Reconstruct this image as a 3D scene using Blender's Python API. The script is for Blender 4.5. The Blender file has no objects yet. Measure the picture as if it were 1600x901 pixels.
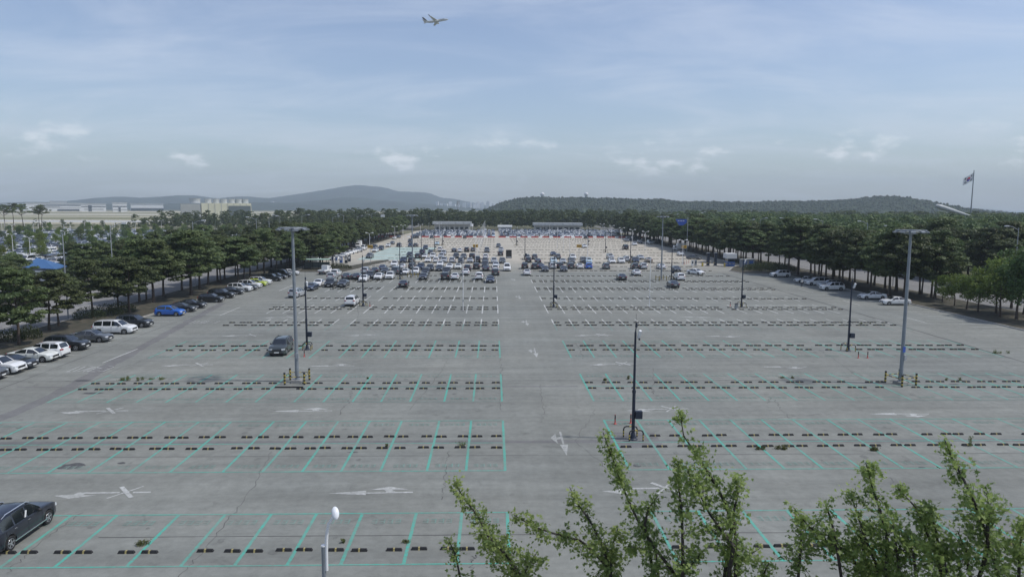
import bpy, math, random
import numpy as np
from mathutils import Vector, Matrix
random.seed(7); RNG = np.random.default_rng(7)
SC = bpy.context.scene; COL = SC.collection
R = math.radians; PI = math.pi

# ------------------------------------------------------------ camera
CAM_H = 16.75; F_PX = 1100.0
PITCH = math.atan((450.5-323)/F_PX); YAW = math.atan(30/F_PX); ROLL = R(0.25)
_f = Vector((math.sin(YAW)*math.cos(PITCH), math.cos(YAW)*math.cos(PITCH), -math.sin(PITCH)))
_r0 = Vector((math.cos(YAW), -math.sin(YAW), 0)); _u0 = _r0.cross(_f)
_r = _r0*math.cos(ROLL)+_u0*math.sin(ROLL); _u = _u0*math.cos(ROLL)-_r0*math.sin(ROLL)
cam_d = bpy.data.cameras.new('camera'); cam = bpy.data.objects.new('camera', cam_d); COL.objects.link(cam)
cam.matrix_world = Matrix(((_r.x,_u.x,-_f.x,0),(_r.y,_u.y,-_f.y,0),(_r.z,_u.z,-_f.z,CAM_H),(0,0,0,1)))
cam_d.sensor_width = 36; cam_d.lens = 36*F_PX/1600; cam_d.clip_start = 0.5; cam_d.clip_end = 60000
SC.camera = cam
def G(x, y, z=0.0):            # pixel of the 1600 px photo -> point on the level plane z
    d = _f+_r*((x-800)/F_PX)-_u*((y-450.5)/F_PX); t = (z-CAM_H)/d.z
    return Vector((d.x*t, d.y*t, z))
def AT(x, y, Y):               # pixel -> point at known distance Y along the lot
    d = _f+_r*((x-800)/F_PX)-_u*((y-450.5)/F_PX); t = Y/d.y
    return Vector((d.x*t, Y, CAM_H+d.z*t))

# ------------------------------------------------------------ sky, sun, exposure
SUN_EL, SUN_AZ = R(57), R(98)   # azimuth clockwise from +Y (into the lot) towards +X
wd = bpy.data.worlds.new('World'); SC.world = wd; wd.use_nodes = True
def _world():
    nt = wd.node_tree; N = nt.nodes; L = nt.links; N.clear()
    out = N.new('ShaderNodeOutputWorld'); bg = N.new('ShaderNodeBackground'); bg.inputs[1].default_value = 0.118
    sky = N.new('ShaderNodeTexSky'); sky.sky_type = 'NISHITA'; sky.sun_disc = False
    sky.sun_elevation = SUN_EL; sky.sun_rotation = SUN_AZ; sky.air_density = 1.0; sky.dust_density = 1.2; sky.ozone_density = 3.0
    tc = N.new('ShaderNodeTexCoord'); sep = N.new('ShaderNodeSeparateXYZ'); L.new(tc.outputs['Generated'], sep.inputs[0])
    def m(op, a, b=None, clamp=False):
        n = N.new('ShaderNodeMath'); n.operation = op; n.use_clamp = clamp
        for i, v in enumerate((a, b)):
            if v is None: continue
            if isinstance(v, (int, float)): n.inputs[i].default_value = v
            else: L.new(v, n.inputs[i])
        return n.outputs[0]
    def ramp(fac, a, b):
        n = N.new('ShaderNodeMapRange'); n.interpolation_type = 'SMOOTHSTEP'; n.clamp = True
        L.new(fac, n.inputs[0]); n.inputs[1].default_value = a; n.inputs[2].default_value = b
        return n.outputs[0]
    def noise(vec, scale, detail, rough=0.55, dist=0.0):
        n = N.new('ShaderNodeTexNoise'); L.new(vec, n.inputs['Vector']); n.inputs['Scale'].default_value = scale
        n.inputs['Detail'].default_value = detail; n.inputs['Roughness'].default_value = rough; n.inputs['Distortion'].default_value = dist
        return n.outputs['Fac']
    z = m('ADD', sep.outputs[2], 0.16)
    cb = N.new('ShaderNodeCombineXYZ'); L.new(m('DIVIDE', sep.outputs[0], z), cb.inputs[0]); L.new(m('DIVIDE', sep.outputs[1], z), cb.inputs[1])
    mp = N.new('ShaderNodeMapping'); mp.inputs['Scale'].default_value = (0.8, 1.6, 1); mp.inputs['Rotation'].default_value = (0, 0, 0.35); mp.inputs['Location'].default_value = (3.1, 1.7, 0)
    L.new(cb.outputs[0], mp.inputs[0])
    cir = m('MULTIPLY', ramp(noise(mp.outputs[0], 1.1, 9, 0.62, 0.6), 0.36, 0.78), 0.45)
    mp2 = N.new('ShaderNodeMapping'); mp2.inputs['Scale'].default_value = (1, 1, 2.4); mp2.inputs['Location'].default_value = (0.35, 0.0, 0.08)
    L.new(tc.outputs['Generated'], mp2.inputs[0])
    band = m('MULTIPLY', ramp(sep.outputs[2], 0.028, 0.055), m('SUBTRACT', 1.0, ramp(sep.outputs[2], 0.065, 0.115)))
    cum = m('MULTIPLY', m('MULTIPLY', ramp(noise(mp2.outputs[0], 15, 8, 0.56), 0.55, 0.70), band), 0.75)
    mask = cir
    mix = N.new('ShaderNodeMix'); mix.data_type = 'RGBA'; L.new(mask, mix.inputs[0])
    hs = N.new('ShaderNodeHueSaturation'); hs.inputs['Saturation'].default_value = 0.92; hs.inputs['Hue'].default_value = 0.507; L.new(sky.outputs[0], hs.inputs['Color'])
    L.new(hs.outputs[0], mix.inputs[6]); mix.inputs[7].default_value = (5.7, 6.1, 6.9, 1)
    mix2 = N.new('ShaderNodeMix'); mix2.data_type = 'RGBA'; L.new(cum, mix2.inputs[0]); L.new(mix.outputs[2], mix2.inputs[6]); mix2.inputs[7].default_value = (7.6, 7.9, 8.2, 1); L.new(mix2.outputs[2], bg.inputs[0]); L.new(bg.outputs[0], out.inputs[0])
_world()
sl = bpy.data.lights.new('sun', 'SUN'); sl.energy = 2.5; sl.angle = R(2.5); sl.color = (1.0, 0.965, 0.91)
sun = bpy.data.objects.new('sun', sl); COL.objects.link(sun); sun.location = (60, 40, 80)
_sd = Vector((math.sin(SUN_AZ)*math.cos(SUN_EL), math.cos(SUN_AZ)*math.cos(SUN_EL), math.sin(SUN_EL)))
sun.rotation_euler = _sd.to_track_quat('Z', 'Y').to_euler()
VS = SC.view_settings; VS.view_transform = 'Standard'; VS.look = 'None'; VS.gamma = 1; VS.exposure = 0.27; VS.use_curve_mapping = False
SC.render.engine = 'CYCLES'; SC.cycles.use_denoising = True; SC.cycles.max_bounces = 5
SC.cycles.volume_bounces = 0; SC.cycles.transparent_max_bounces = 6

# ------------------------------------------------------------ materials
MATS = {}
def mat(name, col, rough=0.6, metal=0.0, coat=0.0, spec=None, var=0.0, vscale=4.0, rnd=0.0, bump=0.0, bscale=60, second=None):
    if name in MATS: return MATS[name]
    m = bpy.data.materials.new(name); m.use_nodes = True; nt = m.node_tree; N = nt.nodes; L = nt.links
    b = N['Principled BSDF']; b.inputs['Base Color'].default_value = (*col, 1); b.inputs['Roughness'].default_value = rough
    b.inputs['Metallic'].default_value = metal; b.inputs['Coat Weight'].default_value = coat
    if spec is not None: b.inputs['Specular IOR Level'].default_value = spec
    if var or rnd or second:
        tc = N.new('ShaderNodeTexCoord'); no = N.new('ShaderNodeTexNoise'); no.inputs['Scale'].default_value = vscale; no.inputs['Detail'].default_value = 6
        L.new(tc.outputs['Object'], no.inputs['Vector'])
        mx = N.new('ShaderNodeMix'); mx.data_type = 'RGBA'
        mr = N.new('ShaderNodeMapRange'); mr.inputs[1].default_value = 0.36; mr.inputs[2].default_value = 0.64; L.new(no.outputs['Fac'], mr.inputs[0])
        L.new(mr.outputs[0], mx.inputs[0])
        mx.inputs[6].default_value = (*[c*(1-var) for c in col], 1)
        mx.inputs[7].default_value = (*(second if second else [min(1, c*(1+var)) for c in col]), 1)
        res = mx.outputs[2]
        if rnd:
            oi = N.new('ShaderNodeObjectInfo'); hs = N.new('ShaderNodeHueSaturation')
            a = N.new('ShaderNodeMapRange'); a.inputs[3].default_value = 1-rnd; a.inputs[4].default_value = 1+rnd; L.new(oi.outputs['Random'], a.inputs[0])
            L.new(a.outputs[0], hs.inputs['Value'])
            a2 = N.new('ShaderNodeMapRange'); a2.inputs[3].default_value = 0.5-rnd*0.06; a2.inputs[4].default_value = 0.5+rnd*0.05
            w = N.new('ShaderNodeMath'); w.operation = 'FRACT'; w2 = N.new('ShaderNodeMath'); w2.operation = 'MULTIPLY'; w2.inputs[1].default_value = 7.31
            L.new(oi.outputs['Random'], w2.inputs[0]); L.new(w2.outputs[0], w.inputs[0]); L.new(w.outputs[0], a2.inputs[0]); L.new(a2.outputs[0], hs.inputs['Hue'])
            L.new(res, hs.inputs['Color']); res = hs.outputs[0]
        L.new(res, b.inputs['Base Color'])
    if bump:
        tc = N.new('ShaderNodeTexCoord'); no = N.new('ShaderNodeTexNoise'); no.inputs['Scale'].default_value = bscale; L.new(tc.outputs['Object'], no.inputs['Vector'])
        bp = N.new('ShaderNodeBump'); bp.inputs['Strength'].default_value = bump; bp.inputs['Distance'].default_value = 0.02
        L.new(no.outputs['Fac'], bp.inputs['Height']); L.new(bp.outputs[0], b.inputs['Normal'])
    MATS[name] = m; return m

def asphalt_nodes(nt, base, warm):
    N = nt.nodes; L = nt.links
    tc = N.new('ShaderNodeTexCoord')
    def noise(scale, detail, vec=None, rough=0.6, dist=0.0):
        n = N.new('ShaderNodeTexNoise'); n.inputs['Scale'].default_value = scale; n.inputs['Detail'].default_value = detail; n.inputs['Roughness'].default_value = rough; n.inputs['Distortion'].default_value = dist
        L.new(vec if vec else tc.outputs['Object'], n.inputs['Vector']); return n.outputs['Fac']
    def rng(fac, a, b, lo, hi):
        n = N.new('ShaderNodeMapRange'); L.new(fac, n.inputs[0]); n.inputs[1].default_value = a; n.inputs[2].default_value = b; n.inputs[3].default_value = lo; n.inputs[4].default_value = hi; return n.outputs[0]
    def mul(a, b):
        n = N.new('ShaderNodeMath'); n.operation = 'MULTIPLY'; L.new(a, n.inputs[0]); L.new(b, n.inputs[1]); return n.outputs[0]
    big = rng(noise(0.09, 6), 0.3, 0.7, 0.87, 1.13)
    mp = N.new('ShaderNodeMapping'); mp.inputs['Scale'].default_value = (0.05, 0.6, 1); L.new(tc.outputs['Object'], mp.inputs[0])
    streak = rng(noise(1.0, 6, mp.outputs[0]), 0.3, 0.7, 0.86, 1.14)
    mp2 = N.new('ShaderNodeMapping'); mp2.inputs['Scale'].default_value = (0.7, 0.03, 1); L.new(tc.outputs['Object'], mp2.inputs[0])
    streak2 = rng(noise(1.0, 5, mp2.outputs[0]), 0.3, 0.7, 0.95, 1.05)
    mid = rng(noise(1.6, 8, None, 0.7), 0.3, 0.7, 0.86, 1.14)
    fine = rng(noise(28, 3), 0.25, 0.75, 0.84, 1.16)
    stain = rng(noise(0.55, 7, None, 0.65, 0.8), 0.60, 0.72, 1.0, 0.74)
    v = mul(mul(mul(mul(mul(big, streak), mid), fine), stain), streak2)
    cmix = N.new('ShaderNodeMix'); cmix.data_type = 'RGBA'; L.new(rng(noise(0.05, 4), 0.35, 0.65, 0, 1), cmix.inputs[0])
    cmix.inputs[6].default_value = (*base, 1); cmix.inputs[7].default_value = (*warm, 1)
    vm = N.new('ShaderNodeVectorMath'); vm.operation = 'SCALE'; L.new(cmix.outputs[2], vm.inputs[0]); L.new(v, vm.inputs['Scale'])
    return vm.outputs[0], tc, noise, rng, mul
def asphalt(name, base, warm, rough=0.9):
    m = bpy.data.materials.new(name); m.use_nodes = True; nt = m.node_tree; b = nt.nodes['Principled BSDF']
    c, tc, noise, rng, mul = asphalt_nodes(nt, base, warm); nt.links.new(c, b.inputs['Base Color']); b.inputs['Roughness'].default_value = rough
    b.inputs['Specular IOR Level'].default_value = 0.25
    bp = nt.nodes.new('ShaderNodeBump'); bp.inputs['Strength'].default_value = 0.35; bp.inputs['Distance'].default_value = 0.012
    nt.links.new(noise(45, 3), bp.inputs['Height']); nt.links.new(bp.outputs[0], b.inputs['Normal'])
    MATS[name] = m; return m
ASPH = (0.188, 0.197, 0.183); ASPH_W = (0.206, 0.211, 0.191)
asphalt('asphalt', ASPH, ASPH_W)
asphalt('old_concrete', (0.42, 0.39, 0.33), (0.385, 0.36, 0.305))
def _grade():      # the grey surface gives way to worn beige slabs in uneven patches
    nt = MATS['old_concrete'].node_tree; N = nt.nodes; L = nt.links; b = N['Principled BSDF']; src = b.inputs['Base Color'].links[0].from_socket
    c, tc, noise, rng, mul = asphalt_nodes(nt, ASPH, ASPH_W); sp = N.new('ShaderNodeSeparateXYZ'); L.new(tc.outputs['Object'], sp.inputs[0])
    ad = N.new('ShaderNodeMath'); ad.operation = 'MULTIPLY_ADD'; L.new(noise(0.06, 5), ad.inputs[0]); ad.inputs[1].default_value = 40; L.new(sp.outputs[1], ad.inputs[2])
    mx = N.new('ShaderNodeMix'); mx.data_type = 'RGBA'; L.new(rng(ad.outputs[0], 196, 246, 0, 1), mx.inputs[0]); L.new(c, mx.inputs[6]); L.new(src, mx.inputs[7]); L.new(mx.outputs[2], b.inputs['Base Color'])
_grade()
asphalt('road_asphalt', (0.20, 0.20, 0.20), (0.215, 0.21, 0.20))
asphalt('patch_asphalt', (0.155, 0.158, 0.158), (0.165, 0.163, 0.158))
asphalt('concrete_pad', (0.30, 0.295, 0.28), (0.28, 0.275, 0.26))
def paint(name, col, lo, hi, scale=5.0):          # worn line paint: asphalt shows through
    m = bpy.data.materials.new(name); m.use_nodes = True; nt = m.node_tree; b = nt.nodes['Principled BSDF']
    c, tc, noise, rng, mul = asphalt_nodes(nt, ASPH, ASPH_W)
    mx = nt.nodes.new('ShaderNodeMix'); mx.data_type = 'RGBA'; f = mul(rng(noise(scale, 8, None, 0.72), 0.34, 0.60, lo, hi), rng(noise(0.30, 4), 0.32, 0.62, 0.42, 1.0))
    nt.links.new(f, mx.inputs[0]); nt.links.new(c, mx.inputs[6]); mx.inputs[7].default_value = (*col, 1)
    nt.links.new(mx.outputs[2], b.inputs['Base Color']); b.inputs['Roughness'].default_value = 0.8; b.inputs['Specular IOR Level'].default_value = 0.25
    MATS[name] = m; return m
paint('teal_paint', (0.06, 0.40, 0.315), 0.25, 1.0)
paint('teal_faint', (0.09, 0.36, 0.30), 0.0, 0.50, 7.0)
paint('white_paint', (0.62, 0.63, 0.61), 0.45, 0.95)
paint('white_worn', (0.55, 0.56, 0.55), 0.15, 0.85)
paint('teal_bay', (0.46, 0.60, 0.56), 0.5, 0.9)
paint('oil_faint', (.07, .07, .068), .12, .55, 3.0); mat('tar', (0.07, 0.07, 0.068), 0.9); mat('oil', (0.075, 0.075, 0.075), 0.75, var=0.2)
mat('rubber', (0.016, 0.016, 0.017), 0.75, var=0.25, vscale=12); mat('band_yellow', (0.32, 0.27, 0.11), 0.7, var=.3); mat('yellow', (0.42, 0.33, 0.07), 0.6, var=0.15)
mat('blackpaint', (0.02, 0.02, 0.022), 0.5); mat('kerb', (0.34, 0.33, 0.31), 0.85, var=0.18, vscale=2)
mat('galv', (0.22, 0.245, 0.27), 0.55, 0.2, var=0.10, vscale=1.5); mat('navy_steel', (0.018, 0.026, 0.045), 0.5, 0.1)
mat('white_steel', (0.72, 0.73, 0.74), 0.45); mat('grey_steel', (0.33, 0.35, 0.37), 0.5, 0.2)
mat('lens', (0.75, 0.77, 0.80), 0.25); mat('dark_glass', (0.012, 0.015, 0.018), 0.08, spec=0.7)
mat('red_plastic', (0.38, 0.035, 0.03), 0.5); mat('white_plastic', (0.75, 0.75, 0.74), 0.5); mat('blue_plastic', (0.05, 0.12, 0.34), 0.5)
mat('sign_blue', (0.03, 0.08, 0.36), 0.5); mat('sign_yellow', (0.50, 0.29, 0.03), 0.5)
mat('bark', (0.075, 0.058, 0.046), 0.95, var=0.35, vscale=9, bump=0.6, bscale=14)
mat('bark_dark', (0.035, 0.030, 0.026), 0.9, var=0.3, vscale=20)
mat('grass_soil', (0.055, 0.060, 0.034), 0.95, var=0.45, vscale=0.9, second=(0.082, 0.070, 0.050), bump=0.6, bscale=9)
mat('field', (0.115, 0.125, 0.062), 0.95, var=0.3, vscale=0.02, second=(0.20, 0.185, 0.11))
mat('airfield_tan', (0.38, 0.35, 0.25), 0.95, var=0.10, vscale=0.02); mat('airfield_green', (0.17, 0.165, 0.085), 0.95, var=0.15, vscale=0.02)
mat('airfield_pave', (0.40, 0.40, 0.38), 0.9, var=0.1, vscale=0.05)
mat('sea', (0.05, 0.09, 0.11), 0.25); mat('hill_far', (0.028, 0.042, 0.034), 0.95, var=0.4, vscale=0.012)
mat('hill_near', (0.026, 0.045, 0.026), 0.95, var=0.35, vscale=0.06, second=(0.05, 0.075, 0.038))
def leafmat(name, dark, light, rnd=0.2, scale=0.9, trans=0.25):
    m = bpy.data.materials.new(name); m.use_nodes = True; nt = m.node_tree; N = nt.nodes; L = nt.links; b = N['Principled BSDF']
    at = N.new('ShaderNodeAttribute'); at.attribute_name = 'tone'
    mx = N.new('ShaderNodeMix'); mx.data_type = 'RGBA'; L.new(at.outputs['Fac'], mx.inputs[0]); mx.inputs[6].default_value = (*dark, 1); mx.inputs[7].default_value = (*light, 1)
    oi = N.new('ShaderNodeObjectInfo'); hs = N.new('ShaderNodeHueSaturation')
    a = N.new('ShaderNodeMapRange'); a.inputs[3].default_value = 1-rnd; a.inputs[4].default_value = 1+rnd; L.new(oi.outputs['Random'], a.inputs[0]); L.new(a.outputs[0], hs.inputs['Value'])
    a2 = N.new('ShaderNodeMapRange'); a2.inputs[3].default_value = 0.485; a2.inputs[4].default_value = 0.515; L.new(oi.outputs['Random'], a2.inputs[0]); L.new(a2.outputs[0], hs.inputs['Hue'])
    L.new(mx.outputs[2], hs.inputs['Color']); L.new(hs.outputs[0], b.inputs['Base Color']); b.inputs['Roughness'].default_value = 0.55; b.inputs['Specular IOR Level'].default_value = 0.3
    tr = N.new('ShaderNodeBsdfTranslucent'); L.new(hs.outputs[0], tr.inputs['Color']); ms = N.new('ShaderNodeMixShader'); ms.inputs[0].default_value = trans
    o = N['Material Output']; L.new(b.outputs[0], ms.inputs[1]); L.new(tr.outputs[0], ms.inputs[2]); L.new(ms.outputs[0], o.inputs[0])
    MATS[name] = m; return m
leafmat('pine', (0.046, 0.074, 0.032), (0.145, 0.178, 0.062), 0.34, trans=0.32)
leafmat('broad', (0.040, 0.074, 0.024), (0.120, 0.175, 0.055), 0.2, trans=.3)
leafmat('bright', (0.070, 0.115, 0.024), (0.200, 0.260, 0.060), 0.15, trans=0.4)
leafmat('maple', (0.105, 0.175, 0.052), (0.300, 0.395, 0.125), 0.04, trans=0.5)
leafmat('bush', (0.030, 0.045, 0.018), (0.085, 0.105, 0.042), 0.2)
leafmat('weedleaf', (0.075, 0.105, 0.035), (0.20, 0.21, 0.08), 0.2, trans=.35)

# ------------------------------------------------------------ mesh helpers
class MB:
    def __init__(s): s.v = []; s.f = []; s.m = []
    def add(s, vs, fs, mi=0):
        o = len(s.v); s.v += [tuple(v) for v in vs]; s.f += [tuple(i+o for i in f) for f in fs]; s.m += [mi]*len(fs); return s
    def box(s, c, d, mi=0, rz=0.0, M=None):
        x, y, z = (k/2 for k in d); p = [Vector((sx*x, sy*y, sz*z)) for sz in (-1, 1) for sy in (-1, 1) for sx in (-1, 1)]
        mt = (M if M else Matrix.Rotation(rz, 3, 'Z')); p = [mt @ v + Vector(c) for v in p]
        return s.add(p, [(0,2,3,1),(4,5,7,6),(0,1,5,4),(2,6,7,3),(0,4,6,2),(1,3,7,5)], mi)
    def tube(s, pts, rad, n=8, mi=0, cap=True):
        pts = [Vector(p) for p in pts]; rad = rad if isinstance(rad, (list, tuple)) else [rad]*len(pts)
        rings = []; vs = []; fs = []
        for i, p in enumerate(pts):
            t = (pts[min(i+1, len(pts)-1)]-pts[max(i-1, 0)]).normalized()
            if i == 0 or (u-t*u.dot(t)).length < 1e-4:
                a = Vector((0, 0, 1)) if abs(t.z) < 0.9 else Vector((1, 0, 0)); u = t.cross(a).normalized()
            else: u = (u-t*u.dot(t)).normalized()
            w = t.cross(u)
            vs += [p+(u*math.cos(2*PI*k/n)+w*math.sin(2*PI*k/n))*rad[i] for k in range(n)]
        for i in range(len(pts)-1):
            for k in range(n): fs.append((i*n+k, i*n+(k+1) % n, (i+1)*n+(k+1) % n, (i+1)*n+k))
        if cap: fs += [tuple(range(n)), tuple(reversed(range((len(pts)-1)*n, len(pts)*n)))]
        return s.add(vs, fs, mi)
    def lathe(s, c, prof, n=16, mi=0, axis='z'):
        c = Vector(c); vs = []; fs = []
        for r, h in prof:
            for k in range(n):
                a = 2*PI*k/n; q = (r*math.cos(a), r*math.sin(a), h)
                if axis == 'x': q = (h, r*math.cos(a), r*math.sin(a))
                elif axis == 'y': q = (r*math.sin(a), h, r*math.cos(a))
                vs.append(c+Vector(q))
        for i in range(len(prof)-1):
            for k in range(n): fs.append((i*n+k, i*n+(k+1) % n, (i+1)*n+(k+1) % n, (i+1)*n+k))
        fs += [tuple(reversed(range(n))), tuple(range((len(prof)-1)*n, len(prof)*n))]
        return s.add(vs, fs, mi)
    def sheet(s, pts, z, mi=0): return s.add([(p[0], p[1], z) for p in pts], [tuple(range(len(pts)))], mi)
    def strip(s, a, b, w, z, mi=0):
        a = Vector((a[0], a[1])); b = Vector((b[0], b[1])); d = (b-a).normalized(); q = Vector((-d.y, d.x))*w/2
        return s.sheet([a-q, b-q, b+q, a+q], z, mi)
    def mesh(s, name, mats, smooth=None):
        me = bpy.data.meshes.new(name); me.from_pydata(s.v, [], s.f)
        for m in (mats if isinstance(mats, (list, tuple)) else [mats]): me.materials.append(MATS[m] if isinstance(m, str) else m)
        if len(me.materials) > 1: me.polygons.foreach_set('material_index', s.m)
        if smooth is not None:
            me.polygons.foreach_set('use_smooth', [True]*len(me.polygons)); me.set_sharp_from_angle(angle=R(smooth))
        me.update(); return me
    def build(s, name, mats, parent=None, smooth=None, loc=None):
        return link(name, s.mesh(name, mats, smooth), parent, loc)
def link(name, me, parent=None, loc=None, rz=0):
    o = bpy.data.objects.new(name, me); COL.objects.link(o)
    if parent: o.parent = parent
    if loc is not None: o.location = loc
    if rz: o.rotation_euler.z = rz
    return o
def tag(o, label=None, cat=None, group=None, kind=None):
    if label: o['label'] = label
    if cat: o['category'] = cat
    if group: o['group'] = group
    if kind: o['kind'] = kind
    return o
def thing(name, label, cat, loc=(0, 0, 0), rz=0.0, group=None):
    o = link(name, None, None, loc, rz); o.empty_display_size = 0.3; return tag(o, label, cat, group)
def copy_tree(o, parent=None):
    c = o.copy(); COL.objects.link(c); c.parent = parent
    for ch in list(o.children): copy_tree(ch, c)
    return c
def npmesh(name, V, Fa, mats, midx=None, tone=None, smooth=False):   # V (n,3), Fa (m,k) uniform faces
    me = bpy.data.meshes.new(name); k = Fa.shape[1]
    me.vertices.add(len(V)); me.vertices.foreach_set('co', V.astype(np.float32).ravel())
    me.loops.add(Fa.size); me.loops.foreach_set('vertex_index', Fa.astype(np.int32).ravel())
    me.polygons.add(len(Fa)); me.polygons.foreach_set('loop_start', np.arange(0, Fa.size, k, dtype=np.int32)); me.polygons.foreach_set('loop_total', np.full(len(Fa), k, dtype=np.int32))
    for m in (mats if isinstance(mats, (list, tuple)) else [mats]): me.materials.append(MATS[m])
    if midx is not None: me.polygons.foreach_set('material_index', midx.astype(np.int32))
    if tone is not None:
        a = me.attributes.new('tone', 'FLOAT', 'POINT'); a.data.foreach_set('value', tone.astype(np.float32))
    if smooth: me.polygons.foreach_set('use_smooth', np.ones(len(Fa), dtype=bool))
    me.update(calc_edges=True); return me

# ============================================================ THE SETTING
def rect(name, x0, x1, y0, y1, z, m, parent=None, kind='structure'):
    o = MB().sheet([(x0, y0), (x1, y0), (x1, y1), (x0, y1)], z).build(name, m, parent)
    return o if parent else tag(o, kind=kind)
rect('ground', -7400, 7400, -300, 7500, -0.06, 'field')
lot = rect('parking_lot', -52.5, 73.5, 6, 178, 0.0, 'asphalt')
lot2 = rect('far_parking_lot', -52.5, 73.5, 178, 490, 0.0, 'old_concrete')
rect('left_road', -80.5, -62.0, 20, 620, 0.0, 'road_asphalt'); rect('right_road', 86.0, 104, 20, 620, 0.0, 'road_asphalt')
rect('back_road', -62.0, 86.0, 490.5, 498, 0.0, 'road_asphalt')
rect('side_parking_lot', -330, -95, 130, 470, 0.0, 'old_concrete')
rect('sea', 1500, 7300, 2600, 7300, -0.04, 'sea')
def verge(name, x0, x1, y0, y1):
    v = rect(name, x0, x1, y0, y1, 0.13, 'grass_soil')
    for xx, yy, sx, sy in ((x0-0.1, (y0+y1)/2, 0.2, y1-y0), (x1+0.1, (y0+y1)/2, 0.2, y1-y0)):
        MB().box((xx, yy, 0.05), (sx, sy, 0.22)).build('kerb', 'kerb', v)
    return v
verge('left_verge', -61.8, -52.7, 22, 430); verge('right_verge', 73.7, 85.8, 22, 430)
verge('outer_left_verge', -94.8, -80.7, 22, 560); verge('outer_right_verge', 104.2, 118, 22, 560)
# airfield beyond the side lot: bands of mown grass and pavement
AF = rect('airfield', -1750, -150, 640, 2000, -0.045, 'airfield_tan')
for y0, y1, m in ((700, 790, 'airfield_pave'), (820, 1000, 'airfield_green'), (1090, 1180, 'airfield_green'), (1240, 1290, 'airfield_pave'), (1420, 1640, 'airfield_green')):
    rect('airfield_strip', -1740, -152, y0, y1, -0.036, m, AF)
# --- joints, patches and cracks in the asphalt
def wob(a, b, n, amp, seed):
    rr = random.Random(seed); out = []
    for i in range(n+1):
        t = i/n; p = Vector(a).lerp(Vector(b), t); k = 0 if i in (0, n) else amp
        out.append((p.x+rr.uniform(-k, k), p.y+rr.uniform(-k, k)))
    return out
def ribbon(mb, pts, w0, w1, z, seed):
    rr = random.Random(seed); n = len(pts); Lf = []; Rt = []
    for i, p in enumerate(pts):
        a = Vector(pts[max(i-1, 0)]); b = Vector(pts[min(i+1, n-1)]); d = (b-a); d = d/(d.length or 1); q = Vector((-d.y, d.x)); w = rr.uniform(w0, w1)/2
        Lf.append(Vector(p)+q*w); Rt.append(Vector(p)-q*w)
    mb.add([(v.x, v.y, z) for v in Lf+Rt], [(i, i+1, n+i+1, n+i) for i in range(n-1)])
mb = MB(); sd = 0
for (x0, y0, x1, y1, w) in ((-44.2, 20, -47.4, 178, .10), (58.4, 20, 58.8, 178, .34), (-44, 46.3, 73, 46.0, .06), (-52, 67.0, 73, 66.7, .12), (-45, 82.5, 73, 82.2, .10),
    (-20, 34.6, 73, 34.4, .07), (-43, 115.3, 73, 115.1, .10), (-46, 152.2, 73, 152.0, .10), (-40, 161.8, 73, 161.6, .08), (0, 176, 73, 175.8, .10), (-30, 100.0, 60, 99.9, .05), (-46, 129.8, 40, 129.6, .05)):
    sd += 1; ribbon(mb, wob((x0, y0), (x1, y1), 60, 0.03, sd), w*0.5, w*1.2, 0.0040+sd*0.00012, sd)
mb.build('tar_joint', 'tar', lot)
mb = MB()
for i, (pts, w) in enumerate((([(278, 901), (330, 845), (398, 760), (425, 705)], .04), ([(530, 648), (548, 622), (548, 610)], .07), ([(690, 780), (697, 740), (702, 704)], .05), ([(781, 553), (784, 590), (783, 640)], .05),
    ([(900, 534), (905, 545), (912, 560)], .07), ([(1017, 605), (1022, 615), (1020, 575)], .05), ([(1233, 653), (1205, 620), (1200, 630)], .05), ([(1280, 545), (1330, 580), (1345, 592)], .05), ([(1310, 645), (1240, 650), (1180, 655)], .04),
    ([(10, 895), (60, 850), (130, 800)], .05), ([(160, 585), (230, 560), (300, 530)], .06), ([(845, 600), (850, 640), (845, 660)], .04), ([(930, 640), (900, 690), (985, 760)], .04), ([(1390, 745), (1400, 770), (1330, 790)], .04), ([(745, 865), (735, 880), (740, 901)], .05), ([(560, 470), (558, 500), (590, 520)], .05), ([(700, 560), (690, 580), (640, 640)], .04))):
    q = [G(*p) for p in pts]; path = []
    for a, b in zip(q[:-1], q[1:]): path += wob(a[:2], b[:2], 14, 0.16, i*7+len(path))[:-1]
    ribbon(mb, path+[q[-1][:2]], 0.01, w, 0.0058+i*.00005, i)
mb.build('crack', 'tar', lot)
mb = MB(); ribbon(mb, wob((-38.6, 22), (-38.9, 62), 26, .12, 91)+wob((-39.1, 64), (-46.8, 122), 50, .12, 92), 1.1, 1.6, 0.0022, 5); ribbon(mb, wob((-44, 49.2), (73, 48.6), 60, .04, 93), .5, .75, 0.0026, 6)
ribbon(mb, wob((-44, 64.8), (8, 64.6), 40, .04, 94), .3, .5, 0.0030, 7)
mb.sheet([(8.2, 47.6), (12.1, 47.6), (12.1, 50.9), (8.2, 50.9)], 0.0034); mb.build('repair_patch', 'patch_asphalt', lot)
mb = MB()
for px, py, rx, ry in ((112, 728, .95, .75), (130, 594, .9, .4), (145, 614, 1.2, .35), (190, 723, .3, .2), (550, 706, .5, .1), (1180, 588, .5, .2), (1440, 730, .3, .2), (600, 616, .3, .1), (995, 727, .35, .25), (1490, 600, .6, .2), (455, 490, 1.2, .5)):
    g = G(px, py); n = 14; mb.sheet([(g.x+rx*math.cos(2*PI*k/n)*random.uniform(.6, 1.1), g.y+ry*math.sin(2*PI*k/n)*random.uniform(.6, 1.1)) for k in range(n)], 0.0068+px*1e-7)
mb.build('oil_stain', 'oil', lot)
mb = MB(); rs = random.Random(5)
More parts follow.
